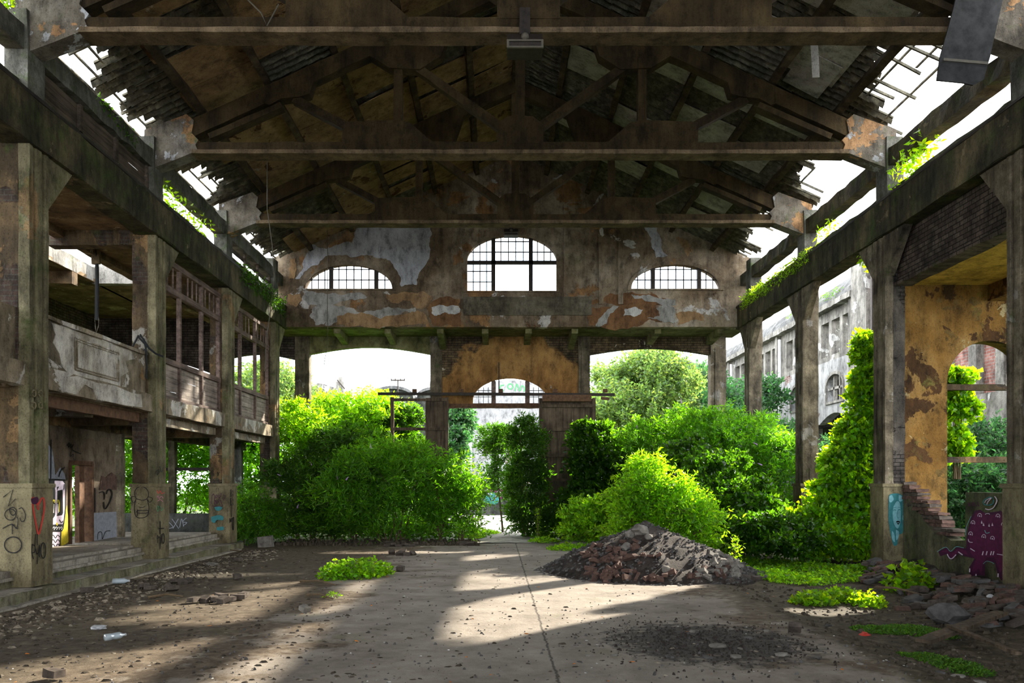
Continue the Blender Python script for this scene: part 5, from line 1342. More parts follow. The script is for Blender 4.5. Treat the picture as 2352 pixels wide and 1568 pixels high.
# --- through the right arch
bush('arch_creeper', 'bright creeper hanging over the bars of the right aisle arch', 'climber',
     [lump(2195, 880, 18.9, 40, 22, .3), lump(2195, 950, 18.9, 28, 55, .3), lump(2190, 1040, 18.9, 20, 60, .25)], 1100, 7, .10, .8, .2, 'leaf_ivy', stems=6, minz=0, skirt=False)
bush('lilac_bush', 'leafy bush with lilac flowers outside the right aisle arch', 'bush',
     [lump(2260, 1060, 22.5, 60, 80, 1.0), lump(2200, 1150, 21, 50, 80, 1.0), lump(2300, 1150, 21, 60, 80, 1.0)], 1900, 9, .11, .4, .4, 'leaf_bluish', stems=8, flower=24)
# --- growth on the beams
def tuft(name, label, pts, r, n, mat, leafL=.1, asp=.5, hang=.4):
    t = thing(name, label, 'plant', pts[0])
    P = []; 
    pts = [Vector(p) for p in pts]
    for i in range(n):
        a = rnd.random() * (len(pts) - 1); j = min(int(a), len(pts) - 2)
        c = pts[j].lerp(pts[j + 1], a - j)
        P.append((c.x + rnd.gauss(0, r * .5), c.y + rnd.gauss(0, r * .6), c.z + rnd.uniform(-hang, r)))
    P = np.array(P); D = rng.normal(size=(n, 3)); D[:, 2] -= .4
    L = leafL * rng.uniform(.6, 1.3, n)
    leaf_mesh('foliage', P, D, L, L * asp, M[mat], t)
    m = MB()
    for i in range(max(4, n // 60)):
        a = Vector(P[rnd.randrange(n)]); j = rnd.randrange(len(pts)); m.tube([pts[j], pts[j].lerp(a, .5) + Vector((0, 0, .1)), a], .006, 4, .003)
    m.build('stems', M['bark'], t)
tuft('fern_fringe', 'lush ferns hanging over the left crane beam next to the gable wall', [(XL + .05, 23.0, 7.62), (XL + .08, 25, 7.62), (XL + .12, 27.4, 7.55)], .16, 1500, 'leaf_vine', .12, .25, .38)
tuft('fern_fringe', 'ferns and moss along the right crane beam near the gable wall', [(XR - .05, 27.4, 7.62), (XR - .08, 25, 7.62), (XR - .08, 21.5, 7.62)], .14, 1700, 'leaf_ivy', .11, .25, .26)
tuft('beam_shrub', 'small leafy shrub on top of the right crane beam against the white sky', [(XR + .15, 17.0, 7.95), (XR + .2, 16.2, 8.15)], .28, 260, 'leaf_ivy', .15, .4, .25)
tuft('beam_shrub', 'thin plant on the right crane beam behind the second truss', [(XR + .15, 21.4, 7.95), (XR + .2, 20.6, 8.1)], .2, 110, 'leaf_ivy', .12, .35, .2)
tuft('beam_shrub', 'leafy shrub in the open left clerestory behind the second truss', [(XL - .3, 18.3, 8.1), (XL - .3, 19.6, 7.95), (XL - .3, 21.2, 8.0)], .25, 420, 'leaf_ivy', .13, .4, .2)
tuft('beam_shrub', 'small green tuft on the rough eave beam at the upper left', [(XL - .1, 15.1, 8.65), (XL - .1, 16.6, 8.5)], .1, 200, 'leaf_vine', .08, .4, .15)
tuft('beam_shrub', 'green tuft at the top left corner of the hall', [(XL - .2, 12.4, 9.0), (XL - .25, 12.6, 8.8)], .14, 140, 'leaf_ivy', .09, .4, .15)
tuft('beam_shrub', 'hanging leaves beneath the right crane beam beside the creeper column', [(XR + .3, 19.0, 6.8), (XR + .3, 18.8, 6.6)], .2, 120, 'leaf_ivy', .12, .5, .2)
# --- ground plants
def patch(name, label, area, n, h, leafL, asp, mat, cat='plant', kind=None, group=None):
    """area = list of (x, y, r)"""
    A = np.array(area); ci = rng.choice(len(A), n, p=(A[:, 2] ** 2) / (A[:, 2] ** 2).sum())
    rr = np.sqrt(rng.random(n)) * A[ci, 2]; an = rng.random(n) * 6.283
    P = np.stack([A[ci, 0] + rr * np.cos(an), A[ci, 1] + rr * np.sin(an), np.zeros(n)], 1)
    e = 1 - (rr / A[ci, 2]) ** 2
    P[:, 2] = np.array([ground_z(x, y) for x, y in P[:, :2]]) + rng.random(n) * h * (0.25 + .75 * e)
    D = rng.normal(size=(n, 3)); D[:, 2] = np.abs(D[:, 2]) * .5
    L = leafL * rng.uniform(.6, 1.3, n)
    if kind == 'stuff' or n > 5000:
        o = leaf_mesh(name, P, D, L, L * asp, M[mat]); return tag(o, label, cat, group, kind)
    t = thing(name, label, cat, (float(A[0, 0]), float(A[0, 1]), FL), group)
    leaf_mesh('foliage', P, D, L, L * asp, M[mat], t)
    m = MB()
    for i in range(max(5, n // 30)):
        q = Vector(P[rnd.randrange(n)]); b = Vector((A[0, 0] + (q.x - A[0, 0]) * .5, A[0, 1] + (q.y - A[0, 1]) * .5, ground_z(q.x, q.y))); m.tube([b, q], .005, 3, .003)
    m.build('stems', M['bark'], t)
    return t
def gp(px, py): p = PZ(px, py); return (p.x, p.y)
a = gp(815, 1325); b = gp(860, 1320); c_ = gp(770, 1330)
patch('weed_clump', 'bright green clump of weeds growing alone on the open floor', [(*a, .52), (*b, .36), (*c_, .34)], 1500, .36, .085, .7, 'leaf_bright')
a = gp(760, 1373); patch('weed_sprig', 'tiny green sprig by the sticks in the middle of the floor', [(*a, .16)], 60, .1, .05, .5, 'leaf_bright')
a = gp(2085, 1350); patch('weed_clump', 'broad-leaved weed in front of the broken low wall', [(*a, .38), (a[0] + .2, a[1] + .2, .25)], 330, .55, .13, .75, 'leaf_ivy')
a = gp(1935, 1365); b = gp(1870, 1372); c_ = gp(1990, 1375)
patch('weed_clump', 'sunlit patch of low creeper in front of the right rubble', [(*a, .42), (*b, .35), (*c_, .3)], 1500, .22, .075, .75, 'leaf_ivy')
areas = [(*gp(x, y), r) for x, y, r in ((1720, 1308, .7), (1780, 1315, .7), (1840, 1325, .6), (1900, 1320, .7), (1680, 1280, .6), (1650, 1262, .6), (1760, 1290, .8), (1840, 1300, .8), (1960, 1310, .6))]
patch('ground_creeper', 'yellow-green creeper carpeting the floor right of the rubble mound', areas, 9000, .16, .07, .7, 'leaf_bright', 'creeper', 'stuff')
areas = [(*gp(x, y), r) for x, y, r in ((1300, 1262, .5), (1340, 1262, .5), (1380, 1260, .5), (1250, 1245, .5), (1260, 1235, .6), (1080, 1235, .5), (1110, 1225, .6), (1330, 1240, .6), (1400, 1245, .7))]
patch('ground_weeds', 'bright low weeds along the far edge of the concrete floor', areas, 6500, .17, .07, .6, 'leaf_bright', 'weeds', 'stuff')
areas = [(*gp(x, y), r) for x, y, r in ((2040, 1432, .3), (2090, 1430, .35), (2140, 1440, .3), (2120, 1490, .25), (2180, 1505, .3), (2220, 1520, .25), (2000, 1430, .25))]
patch('moss_carpet', 'mossy green ground cover around the crossed planks', areas, 9000, .05, .035, .5, 'moss', 'moss', 'stuff')
areas = [(x, y, 1.8) for x, y in ((-6, 28), (-4, 28.5), (-2.5, 27.5), (-5, 31), (-3, 32), (-7.5, 32), (-9, 28), (-9.5, 24), (-11, 20), (-11, 30), (2.6, 27.5), (4, 27), (6, 26), (8, 27), (5, 30), (7.5, 31), (10, 25), (11, 21), (9.8, 28), (3.5, 33), (12, 31), (-6, 36), (5, 38), (10, 37), (13.5, 23.5))]
patch('undergrowth', 'dense dark undergrowth beneath the bushes beyond the concrete floor', areas, 30000, .75, .17, .45, 'leaf_dark', 'undergrowth', 'stuff')
# tall seeding weed stalks
for px, py, h, lab in ((1690, 1310, 60, 'thin yellow-green weed stalk right of the rubble mound'), (1940, 1290, 70, 'large-leaved upright weed before the creeper heap'), (1235, 1240, 55, 'dry grassy stalks by the path')):
    x, y = gp(px, py); t = thing('weed_stalk', lab, 'plant', (x, y, FL))
    n = 130; H = h * y / FPX * 1.3
    zz = rng.random(n) * H
    P = np.stack([x + rng.normal(size=n) * .06, y + rng.normal(size=n) * .06, FL + zz], 1); D = rng.normal(size=(n, 3)); D[:, 2] += .3
    leaf_mesh('leaves', P, D, np.full(n, .09), np.full(n, .035), M['leaf_bright'], t)
    m = MB()
    for i in range(5): m.tube([(x + rnd.uniform(-.05, .05), y, FL), (x + rnd.uniform(-.1, .1), y, FL + H * rnd.uniform(.7, 1.1))], .008, 4, .003)
    m.build('stem', M['bark'], t)
# ================================================================== rubble mound
def mound_h(x, y):
    cx, cy = 3.05, 16.9
    dx, dy = (x - cx) / 2.15, (y - cy) / 2.35
    r = math.hypot(dx, dy)
    h = .98 * max(0, 1 - r) ** .85 if r < 1 else 0
    return h * (1 + .10 * nz(x * 3, y * 3, 1.2)) + .05 * nz(x * 7, y * 7, 1) * (1 if h > .05 else 0)
m = MB(); N = 64
vs = []; fs = []
for j in range(N):
    for i in range(N):
        x = 3.05 + (i / (N - 1) - .5) * 4.5; y = 16.9 + (j / (N - 1) - .5) * 4.9
        h = mound_h(x, y)
        vs.append((x, y, FL - .17 + h + (.15 if h > 0 else 0) + rnd.uniform(-.012, .012)))
fs = [(j * N + i, j * N + i + 1, (j + 1) * N + i + 1, (j + 1) * N + i) for j in range(N - 1) for i in range(N - 1)]
m.add(vs, fs); m.build('rubble_mound', M['mound'], None, smooth=True, label='heap of dark earth and broken bricks right of the path', cat='mound')
def bricky(name, c, mat, label, cat, group, s=1.0, rot=None, dims=(.23, .11, .065)):
    m = MB()
    m.beam((-dims[0] / 2 * s, 0, 0), (dims[0] / 2 * s, 0, 0), dims[1] * s, dims[2] * s, rough=.006 * s, seg=2)
    R = rot or (Matrix.Rotation(rnd.uniform(0, 6.28), 3, 'Z') @ Matrix.Rotation(rnd.uniform(-.5, .5), 3, 'X') @ Matrix.Rotation(rnd.uniform(-.5, .5), 3, 'Y'))
    m.v = [tuple(R @ Vector(v)) for v in m.v]
    o = m.build(name, M[mat], None, label=label, cat=cat, group=group)
    o.location = c
    return o
protos = [bricky('brick', (0, 0, 0), 'brick_red', 'x', 'brick', 'x', 1, Matrix.Rotation(a, 3, 'X')) for a in (0, .3, .8)]
def place_brick(x, y, z, label, group, s=1.0, flat=False, mat=None):
    o = protos[rnd.randrange(3)].copy()
    if mat:
        o.data = o.data.copy(); o.data.materials[0] = M[mat]
    o.location = (x, y, z); o.scale = (s * rnd.uniform(.55, 1), s, s)
    o.rotation_euler = (rnd.uniform(-.1, .1) if flat else rnd.uniform(-.6, .6), rnd.uniform(-.05, .05) if flat else rnd.uniform(-.6, .6), rnd.uniform(0, 6.28))
    o['label'] = label; o['group'] = group
    COL.objects.link(o)
    return o
def on_mound(px, py):             # walk the ray to the mound surface
    for i in range(400):
        Y = 13.5 + i * .02
        p = PY(px, py, Y)
        if p.z <= FL - .02 + mound_h(p.x, p.y): return p
    return PZ(px, py)
for i in range(95):
    px = rnd.gauss(1415, 42); py = rnd.gauss(1282, 22)
    if i > 60: px = rnd.uniform(1350, 1680); py = 1318 + rnd.uniform(-6, 18) - abs(px - 1500) * .04
    if py < 1225 or py > 1345: continue
    p = on_mound(px, py)
    place_brick(p.x, p.y, p.z + .03, 'broken red brick lying on the heap of earth', 'bricks on the rubble mound', rnd.uniform(.6, 1.1))
for i in range(40):
    p = on_mound(rnd.uniform(1600, 1700), rnd.uniform(1270, 1330)); place_brick(p.x, p.y, p.z + .02, 'brick or slab fragment at the right flank of the heap', 'fragments on the right flank of the mound', rnd.uniform(.7, 1.2), mat='stone')
for px, py, r, mat, lab in ((1470, 1222, .16, 'stone', 'pale rock on the crest of the heap'), (1448, 1232, .12, 'stone', 'second pale rock just below the crest of the heap'), (1490, 1236, .10, 'stone', 'tan rock lying on the crest of the heap, to the right'), (1437, 1262, .14, 'stone', 'angular stone block half-way up the heap'), (1530, 1312, .10, 'stone', 'flat pale stone low on the front of the heap')):
    p = on_mound(px, py); m = MB(); m.ico((p.x, p.y, p.z + r * .3), r, .22, 2, (1, .8, .7)); m.build('rock', M[mat], None, label=lab, cat='rock')
p = PZ(1310, 1300); m = MB(); m.beam((p.x - .35, p.y, FL + .10), (p.x + .3, p.y + .1, FL + .02), .6, .05, up=(0, .3, 1), rough=.02); m.build('concrete_slab_piece', M['stone'], None, label='curved concrete slab piece leaning at the left foot of the heap', cat='slab')
m = MB()
for i in range(1400):
    a_ = rnd.uniform(0, 6.28); r_ = math.sqrt(rnd.random()); x = 3.05 + 2.3 * r_ * math.cos(a_); y = 16.9 + 2.5 * r_ * math.sin(a_)
    m.ico((x, y, FL - .01 + mound_h(x, y)), rnd.uniform(.012, .045), .3, 0, (1, .8, .7)) if i < 0 else m.beam((x, y, FL - .01 + mound_h(x, y)), (x + rnd.uniform(.015, .06), y + rnd.uniform(-.05, .05), FL + mound_h(x, y) + rnd.uniform(-.01, .03)), rnd.uniform(.015, .05), rnd.uniform(.01, .04), rough=.005, seg=1)
m.build('mound_grit', M['stone_dark'], None, label='crumbly stones and clods scattered over the earth heap', cat='grit', kind='stuff')
# rows of bricks on the floor
for pts, lab, grp in (([(865 + 14 * i, 1383 - 2.0 * i + (i % 3) * 2) for i in range(0)], '', ''),
    ([(445, 1384), (470, 1382), (492, 1381), (512, 1384), (530, 1382), (545, 1377), (560, 1372), (508, 1375)], 'dark brick in the broken row on the shaded floor, left of the weeds', 'bricks in the nearer row'),
    ([(330, 1352), (345, 1355), (388, 1352), (400, 1340), (420, 1342), (432, 1338), (395, 1358)], 'dark brick in the scattered heap before the left steps', 'bricks before the left steps'),
    ([(888, 1256), (902, 1255), (915, 1256), (930, 1254), (945, 1255), (955, 1253), (895, 1251), (925, 1250)], 'brick in the far row at the edge of the concrete', 'bricks in the far row'),
    ([(900, 1273), (925, 1270), (935, 1276), (948, 1275), (918, 1276)], 'brick in the small far group before the far row', 'bricks in the small far group')):
    for px, py in pts:
        x, y = gp(px, py); place_brick(x, y, FL + .05, lab, grp, rnd.uniform(.95, 1.25), True, 'brick')
for px, py, lab, s in ((920, 1311, 'dark brick lying right beside the bright weed clump', 1.3), (1062, 1252, 'dark block standing on the far edge of the floor by the path', 1.6), (1080, 1253, 'small dark brick beside the block by the path', 1.1), (700, 1407, 'pale single brick at the edge of the sunlight', 1.0), (124, 1560, 'dark brick at the bottom left corner of the view', 1.1), (548, 1290, 'dark brick near the foot of the steps, by a pale chip', 1.1),
                       (1825, 1452, 'single dark brick standing on the concrete right of the black patch', 1.1), (130, 1358, 'dark block on the foundation by the nearest left column', 1.2), (200, 1362, 'brick lying on the kerb of the left steps', 1.1), (545, 1330, 'brick standing on the shaded floor, furthest left cluster', 1.2), (415, 1292, 'brick at the foot of the second left column', 1.1), (1738, 1335, 'dark brick at the right tip of the heap', 1.2)):
    x, y = gp(px, py); place_brick(x, y, FL + .06, lab, 'x', s, True, 'stone' if 'pale single' in lab else 'brick'); bpy.context.scene.collection.objects[-1].pop('group', None) if False else None
for o in COL.objects:
    if o.get('group') == 'x': del o['group']
for o in protos: bpy.data.objects.remove(o)
x, y = gp(610, 1256); m = MB(); m.beam((x - .19, y, FL + .14), (x + .19, y, FL + .16), .3, .30, rough=.02, seg=2); m.build('concrete_block', M['stone'], None, label='square grey concrete block on the floor past the third left column', cat='block')
# rubble on the right
for i in range(230):
    u = rnd.random(); px = rnd.uniform(1985, 2350); py = 1300 + (px - 1985) * .17 + rnd.uniform(-6, 75) * (1 if px > 2060 else .5)
    x, y = gp(px, py)
    if x < 4.6 or y < 10: continue
    z = ground_z(x, y) + (.18 * max(0, 1 - abs(x - 7.6) / 1.0)) * (1 if y < 17.6 else .3)
    m = MB(); r = rnd.uniform(.05, .14)
    if rnd.random() < .6: m.beam((x - r, y, z + .03), (x + r, y + rnd.uniform(-.1, .1), z + rnd.uniform(.02, .09)), r * 1.1, .06, rough=.012, seg=1)
    else: m.ico((x, y, z + .02), r * .8, .25, 1, (1, .9, .6))
    o = m.build('rubble_piece', M[rnd.choice(['brick', 'brick', 'stone_dark', 'brick_red'])], None, label='dark broken piece of masonry heaped along the right low wall', cat='rubble', group='rubble along the right wall')
m = MB(); vs = []
for j in range(28):
    for i in range(12):
        x = 6.6 + i * .18; y = 11.2 + j * .25
        vs.append((x, y, FL - .12 + .42 * max(0, (i - 2) / 9) ** 1.2 * (.6 + .4 * nz(x * 2, y * 2)) + rnd.uniform(0, .05)))
m.add(vs, [(j * 12 + i, j * 12 + i + 1, (j + 1) * 12 + i + 1, (j + 1) * 12 + i) for j in range(27) for i in range(11)])
m.build('rubble_bank', M['mound'], None, label='bank of dark rubble and soil against the right low wall', cat='rubble', kind='stuff')
x, y = gp(2178, 1420); m = MB(); m.ico((x, y, FL + .06), .2, .18, 2, (1.25, .8, .75)); m.build('boulder', M['stone_dark'], None, label='large grey boulder in front of the purple mural', cat='rock')
x, y = gp(2274, 1390); m = MB(); m.ico((x, y, FL + .10), .07, .1, 2, (1, .8, 1)); m.build('white_stone', M['white_plastic'], None, label='small white rounded stone among the rubble', cat='rock')
# stones and the worn black patch
for px, py, r in ((1410, 1505, 9), (1690, 1510, 13), (1625, 1512, 12), (1535, 1508, 9), (1795, 1505, 14), (1590, 1452, 9), (1720, 1465, 9), (1760, 1448, 7), (1680, 1445, 7), (1350, 1507, 6), (1880, 1512, 8), (1975, 1527, 8), (1700, 1490, 7), (1610, 1475, 6), (1900, 1430, 10), (2200, 1535, 16), (2250, 1545, 13), (2160, 1530, 10), (1330, 1520, 5), (2060, 1520, 6)):
    x, y = gp(px, py); R_ = r * y / FPX * 1.1; m = MB(); m.ico((x, y, ground_z(x, y) + R_ * .15), R_, .25, 1, (1.2, .9, .4))
    m.build('stone', M[rnd.choice(['stone', 'stone_dark', 'stone'])], None, label='flat broken stone around the black worn patch in the floor' if px < 1990 else 'pale broken stone at the bottom right corner', cat='stone', group='stones around the black patch' if px < 1990 else 'stones at the bottom right')
x, y = gp(1648, 1487); m = MB(); m.ico((x, y, FL + .02), .09, .06, 2, (1.1, .7, .35)); m.build('pale_pebble', M['stone'], None, label='smooth pale oval pebble in the black patch', cat='stone')
# planks at lower right
t = PZ(2120, 1472); q = PZ(2300, 1420)
m = MB(); m.beam((t.x, t.y, FL), (q.x, q.y, FL + .08), .18, .045, rough=.004); m.build('plank', M['wood_dark'], None, label='wide weathered plank on the moss at the lower right', cat='plank')
t = PZ(2180, 1452); q = PZ(2340, 1505)
m = MB(); m.beam((t.x, t.y, FL + .08), (q.x, q.y, FL + .02), .07, .035, rough=.004); m.build('plank', M['wood_dark'], None, label='narrow dark plank crossing over the wide plank', cat='plank')
for a_, b_, lab in (((2010, 1352), (2110, 1366), 'sunlit yellowish stick in front of the right rubble'), ((705, 1370), (765, 1378), 'dark stick on the floor by the green sprig'), ((340, 1376), (420, 1372), 'thin dark stick on the shaded floor'), ((690, 1338), (770, 1345), 'bundle-like dark branch beside the weed clump'), ((470, 1265), (560, 1268), 'long thin stick near the third left column')):
    p, q = PZ(*a_), PZ(*b_); m = MB(); m.tube([p + Vector((0, 0, .03)), (p + q) / 2 + Vector((0, .05, .06)), q + Vector((0, 0, .02))], .025, 6, .012); m.build('stick', M['bark'], None, label=lab, cat='stick')
# litter
def bottle(px, py, L, r, ang, label):
    p = PZ(px, py); t = thing('plastic_bottle', label, 'bottle', p)
    d = Vector((math.cos(ang), math.sin(ang), 0)); p = p + Vector((0, 0, r + .01))
    prof = [(0, .3), (.02, .95), (.3, 1), (.32, .9), (.5, 1), (.72, 1), (.88, .45), (.95, .38)]
    m = MB(); n = 12; vs = []
    s_ = d.cross(Vector((0, 0, 1)))
    for f, k_ in prof:
        for i in range(n):
            q = 2 * math.pi * i / n; vs.append(p + d * (f * L) + s_ * (math.cos(q) * r * k_) + Vector((0, 0, math.sin(q) * r * k_)))
    fs = [(i * n + j, i * n + (j + 1) % n, (i + 1) * n + (j + 1) % n, (i + 1) * n + j) for i in range(len(prof) - 1) for j in range(n)] + [tuple(range(n))[::-1]]
    m.add(vs, fs); m.build('body', M['clear'], t, smooth=True)
    m = MB(); m.tube([p + d * (L * .95), p + d * (L * 1.03)], r * .42, 8); m.build('cap', M['white_plastic'], t)
bottle(240, 1474, .24, .04, .9, 'crumpled clear plastic bottle on the shaded floor, lower left')
bottle(258, 1342, .28, .05, .2, 'white translucent bottle lying by the left steps')
def crumple(px, py, r, mat, label, cat='wrapper'):
    x, y = gp(px, py); m = MB(); m.ico((x, y, ground_z(x, y) + r * .3), r, .4, 2, (1.3, 1, .45)); m.build('wrapper', M[mat], None, label=label, cat=cat)
crumple(208, 1336, .09, 'white_plastic', 'crumpled white wrapper near the nearest left column'); crumple(228, 1445, .07, 'white_plastic', 'small crumpled white wrapper above the plastic bottle'); crumple(450, 1282, .07, 'white_plastic', 'small white wrapper at the foot of the second step flight')
crumple(486, 1300, .10, 'stone', 'pale angular chip of plaster near the steps', 'chip'); crumple(1985, 1442, .06, 'red', 'red scrap at the right', 'scrap') if 'red' in M else crumple(1985, 1442, .06, 'p_red', 'small red scrap lying right of the concrete', 'scrap')
def scatter(name, label, n, fx, size, mat, flat=.25):
    P = []
    while len(P) < n:
        q = fx()
        if q: P.append(q)
    m = MB()
    for x, y in P:
        r = size * rnd.uniform(.4, 1.6); z = ground_z(x, y); a = rnd.uniform(0, 6.28); c_, s_ = math.cos(a) * r, math.sin(a) * r; h = r * flat * rnd.uniform(.5, 2)
        k1, k2 = rnd.uniform(.3, .8), rnd.uniform(.3, .8)
        vs = [(x + c_, y + s_, z), (x - s_ * k1, y + c_ * k1, z), (x - c_, y - s_, z), (x + s_ * k2, y - c_ * k2, z), (x + c_ * .5, y + s_ * .5, z + h), (x - c_ * .5, y - s_ * .5, z + h * .8)]
        m.add(vs, [(0, 1, 4), (1, 5, 4), (1, 2, 5), (2, 3, 5), (3, 4, 5), (3, 0, 4)])
    m.build(name, M[mat], None, label=label, cat='litter', kind='stuff')
def left_f():
    y = 4.2 / rnd.uniform(.17, 1.0); x = rnd.uniform(-7.0, 1.2) if rnd.random() < .8 else rnd.uniform(-6.9, -4)
    return (x, y) if rnd.random() < (1.0 if x < -2 else .35) else None
def any_f(): y = 5 / rnd.uniform(.2, 1); return (rnd.uniform(-6.5, 6), y)
def right_f(): return (rnd.uniform(3.9, 8.2), 6 / rnd.uniform(.35, 1))
scatter('dark_debris', 'dark crumbs of soil, bark and mortar strewn over the left floor', 2600, left_f, .03, 'chip_dark')
scatter('grit', 'small pebbles and grit strewn over the concrete', 2600, any_f, .014, 'stone_dark', .7)
scatter('pale_debris', 'pale chips of plaster strewn over the floor', 700, any_f, .022, 'chip')
scatter('soil_debris', 'dark rubble crumbs on the soil at the right', 2600, right_f, .035, 'chip_dark', .5)
scatter('white_flecks', 'tiny white flecks strewn over the floor', 330, any_f, .014, 'chip_white')
scatter('fallen_leaves', 'orange fallen leaves dotted over the floor', 90, any_f, .026, 'autumn', .2)
def patch_f(): return (2.35 + rnd.gauss(0, .6), 9.3 + rnd.gauss(0, .65))
scatter('coal_crumbs', 'black crumbs covering the worn patch of the floor', 1500, patch_f, .014, 'steel', .7)
def foot_f(): y = rnd.uniform(8, 22); return (-6.6 + abs(rnd.gauss(0, .5)), y)
scatter('step_litter', 'mixed plaster and bark litter along the foot of the left steps', 1300, foot_f, .045, 'chip', .3)
scatter('bark_litter', 'dark bark litter along the foot of the left steps', 1500, foot_f, .055, 'chip_dark', .3)
def back_f(): return (rnd.uniform(-6.5, -.5), 23.6 + rnd.random() * 2.0)
scatter('bank_debris', 'dark debris under the bushes at the end of the floor', 1300, back_f, .05, 'chip_dark', .9)
# ================================================================== buildings outside
# whitewashed hall beyond the doorway
t = thing('white_hall', 'whitewashed brick gable of the next hall, seen through the doorway', 'building', (.5, 52, 0))
Yw = 52
def w_(px, py): p = PY(px, py, Yw); return (p.x, p.z)
x0_, z1_ = w_(1083, 928); x1_ = w_(1262, 928)[0]
out = [(x0_, -.3), (x1_, -.3), (x1_, w_(0, 905)[1])] + [w_(1172 + 86 * math.cos(a), 905 - 32 * math.sin(a)) for a in np.linspace(0, math.pi, 14)] + [(x0_, w_(0, 905)[1])]
hole = rect(w_(1110, 0)[0], w_(1158, 0)[0], w_(0, 1042)[1], w_(0, 1012)[1])
m = MB(); m.holed(out, [hole], FXZ, Yw, Yw + .4); m.build('wall', M['white_brick'], t)
m = MB(); m.box(hole[0][0], hole[1][0], Yw + .25, Yw + .35, hole[0][1], hole[2][1]); m.build('blocked_opening', M['brick_dark_x'], t)
m = MB(); a = w_(1077, 928); m.box(a[0] - .15, a[0] + .2, Yw - .1, Yw + .2, -.3, 6.7); m.build('downpipe', M['pipe'], t)
P = Paint(lambda x, y: PY(x, y, Yw), (0, -1, 0), 1, (0, 0), .02)
P.line('green', [(1158, 884), (1150, 886), (1149, 895), (1157, 897)], 3); P.ell('green', (1172, 887), (6, 6), 3); P.line('green', [(1183, 898), (1187, 882), (1193, 898)], 3); P.line('green', [(1196, 897), (1198, 886), (1205, 890), (1203, 899)], 3)
P.done('graffiti', t)
t = thing('graffiti_wall', 'low dark wall with purple and teal graffiti beyond the path', 'wall', (0, 47, -.2))
a, b = PY(1085, 1118, 47), PY(1190, 1170, 47)
m = MB(); m.box(a.x - 1, b.x + 2, 47, 47.3, -.3, a.z); m.build('wall_body', M['lowwall'], t)
P = Paint(lambda x, y: PY(x, y, 47), (0, -1, 0), 1, (0, 0), .02)
P.poly('purple', [(1108, 1122), (1162, 1124), (1160, 1144), (1120, 1146), (1106, 1138)]); P.poly('teal', [(1112, 1134), (1135, 1130), (1150, 1146), (1140, 1158), (1112, 1156)])
P.line('lilac', [(1112, 1130), (1120, 1124), (1124, 1140), (1132, 1126)], 2); P.line('lilac', [(1138, 1145), (1142, 1130), (1150, 1132), (1146, 1148)], 2); P.line('black', [(1110, 1146), (1120, 1134), (1130, 1150), (1145, 1136), (1158, 1146)], 2.5)
P.done('graffiti', t)
# barrel roofs far left
def barrel(px0, px1, pyb, pyt, Y, mat, label):
    c = []
    for a in np.linspace(0, math.pi, 16):
        p = PY((px0 + px1) / 2 + (px1 - px0) / 2 * math.cos(a), pyb + (pyt - pyb) * math.sin(a), Y); c.append((p.x, p.z))
    a, b = PY(px0, pyb, Y), PY(px1, pyb, Y)
    m = MB(); m.holed([(a.x, -.3), (b.x, -.3)] + c, [], FXZ, Y, Y + 25)
    t = thing('barrel_hall', label, 'building', ((a.x + b.x) / 2, Y, -.3)); m.build('hall_body', M[mat], t)
    m = MB(); c2 = [(q[0], q[1] + .25) for q in c]; m.holed(c2 + [(q[0], q[1] - .02) for q in reversed(c)], [], FXZ, Y - .4, Y + 25.2); m.build('vaulted_roof', M['roof_felt'], t)
barrel(855, 950, 915, 893, 75, 'lowwall', 'grey barrel-roofed hall beyond the utility mast')
barrel(958, 1040, 915, 895, 78, 'lowwall', 'second grey barrel-roofed hall, just left of the ochre door wall')
barrel(1470, 1640, 905, 832, 90, 'facade', 'pale concrete barrel roof rising behind the trees on the right')
t = thing('factory_wall', 'grey factory wall with curved top and end pier beyond the left opening', 'building', (-12, 60, -.3))
Q = [PY(x, y, 60) for x, y in ((560, 850), (640, 850), (700, 873), (745, 882), (785, 895), (785, 960), (560, 960))]
m = MB(); m.holed([(p.x, p.z) for p in Q], [], FXZ, 60, 60.5); m.build('wall', M['facade'], t)
Q = [PY(x, y, 58) for x, y in ((560, 850), (650, 852), (720, 890), (800, 925), (800, 990), (560, 990))]
m = MB(); m.holed([(p.x, p.z) for p in Q], [], FXZ, 58, 58.5); m.build('lean_to', M['lowwall'], t)
p = PY(782, 880, 59.8); m = MB(); m.box(p.x - .28, p.x + .28, 59.5, 60, -.3, p.z + .1); m.box(p.x - .15, p.x + .15, 59.6, 59.9, p.z + .1, p.z + .45); m.build('pier', M['facade'], t)
m = MB(); m.beam(PY(774, 872, 59), PY(792, 893, 59), .08, .08); m.build('bent_bar', M['steel'], t)
t = thing('utility_mast', 'thin mast with a double crossarm on the far skyline', 'mast', PY(914, 930, 62))
m = MB(); m.tube([PY(914, 1165, 62), PY(914, 872, 62)], .05, 6); m.build('pole', M['steel'], t)
m = MB(); m.beam(PY(898, 873, 62), PY(930, 873, 62), .06, .09); m.build('crossarm', M['steel'], t)
for x in (899, 908, 920, 929):
    m = MB(); m.tube([PY(x, 875, 62), PY(x, 869, 62)], .05, 5); m.build('insulator', M['steel'], t)
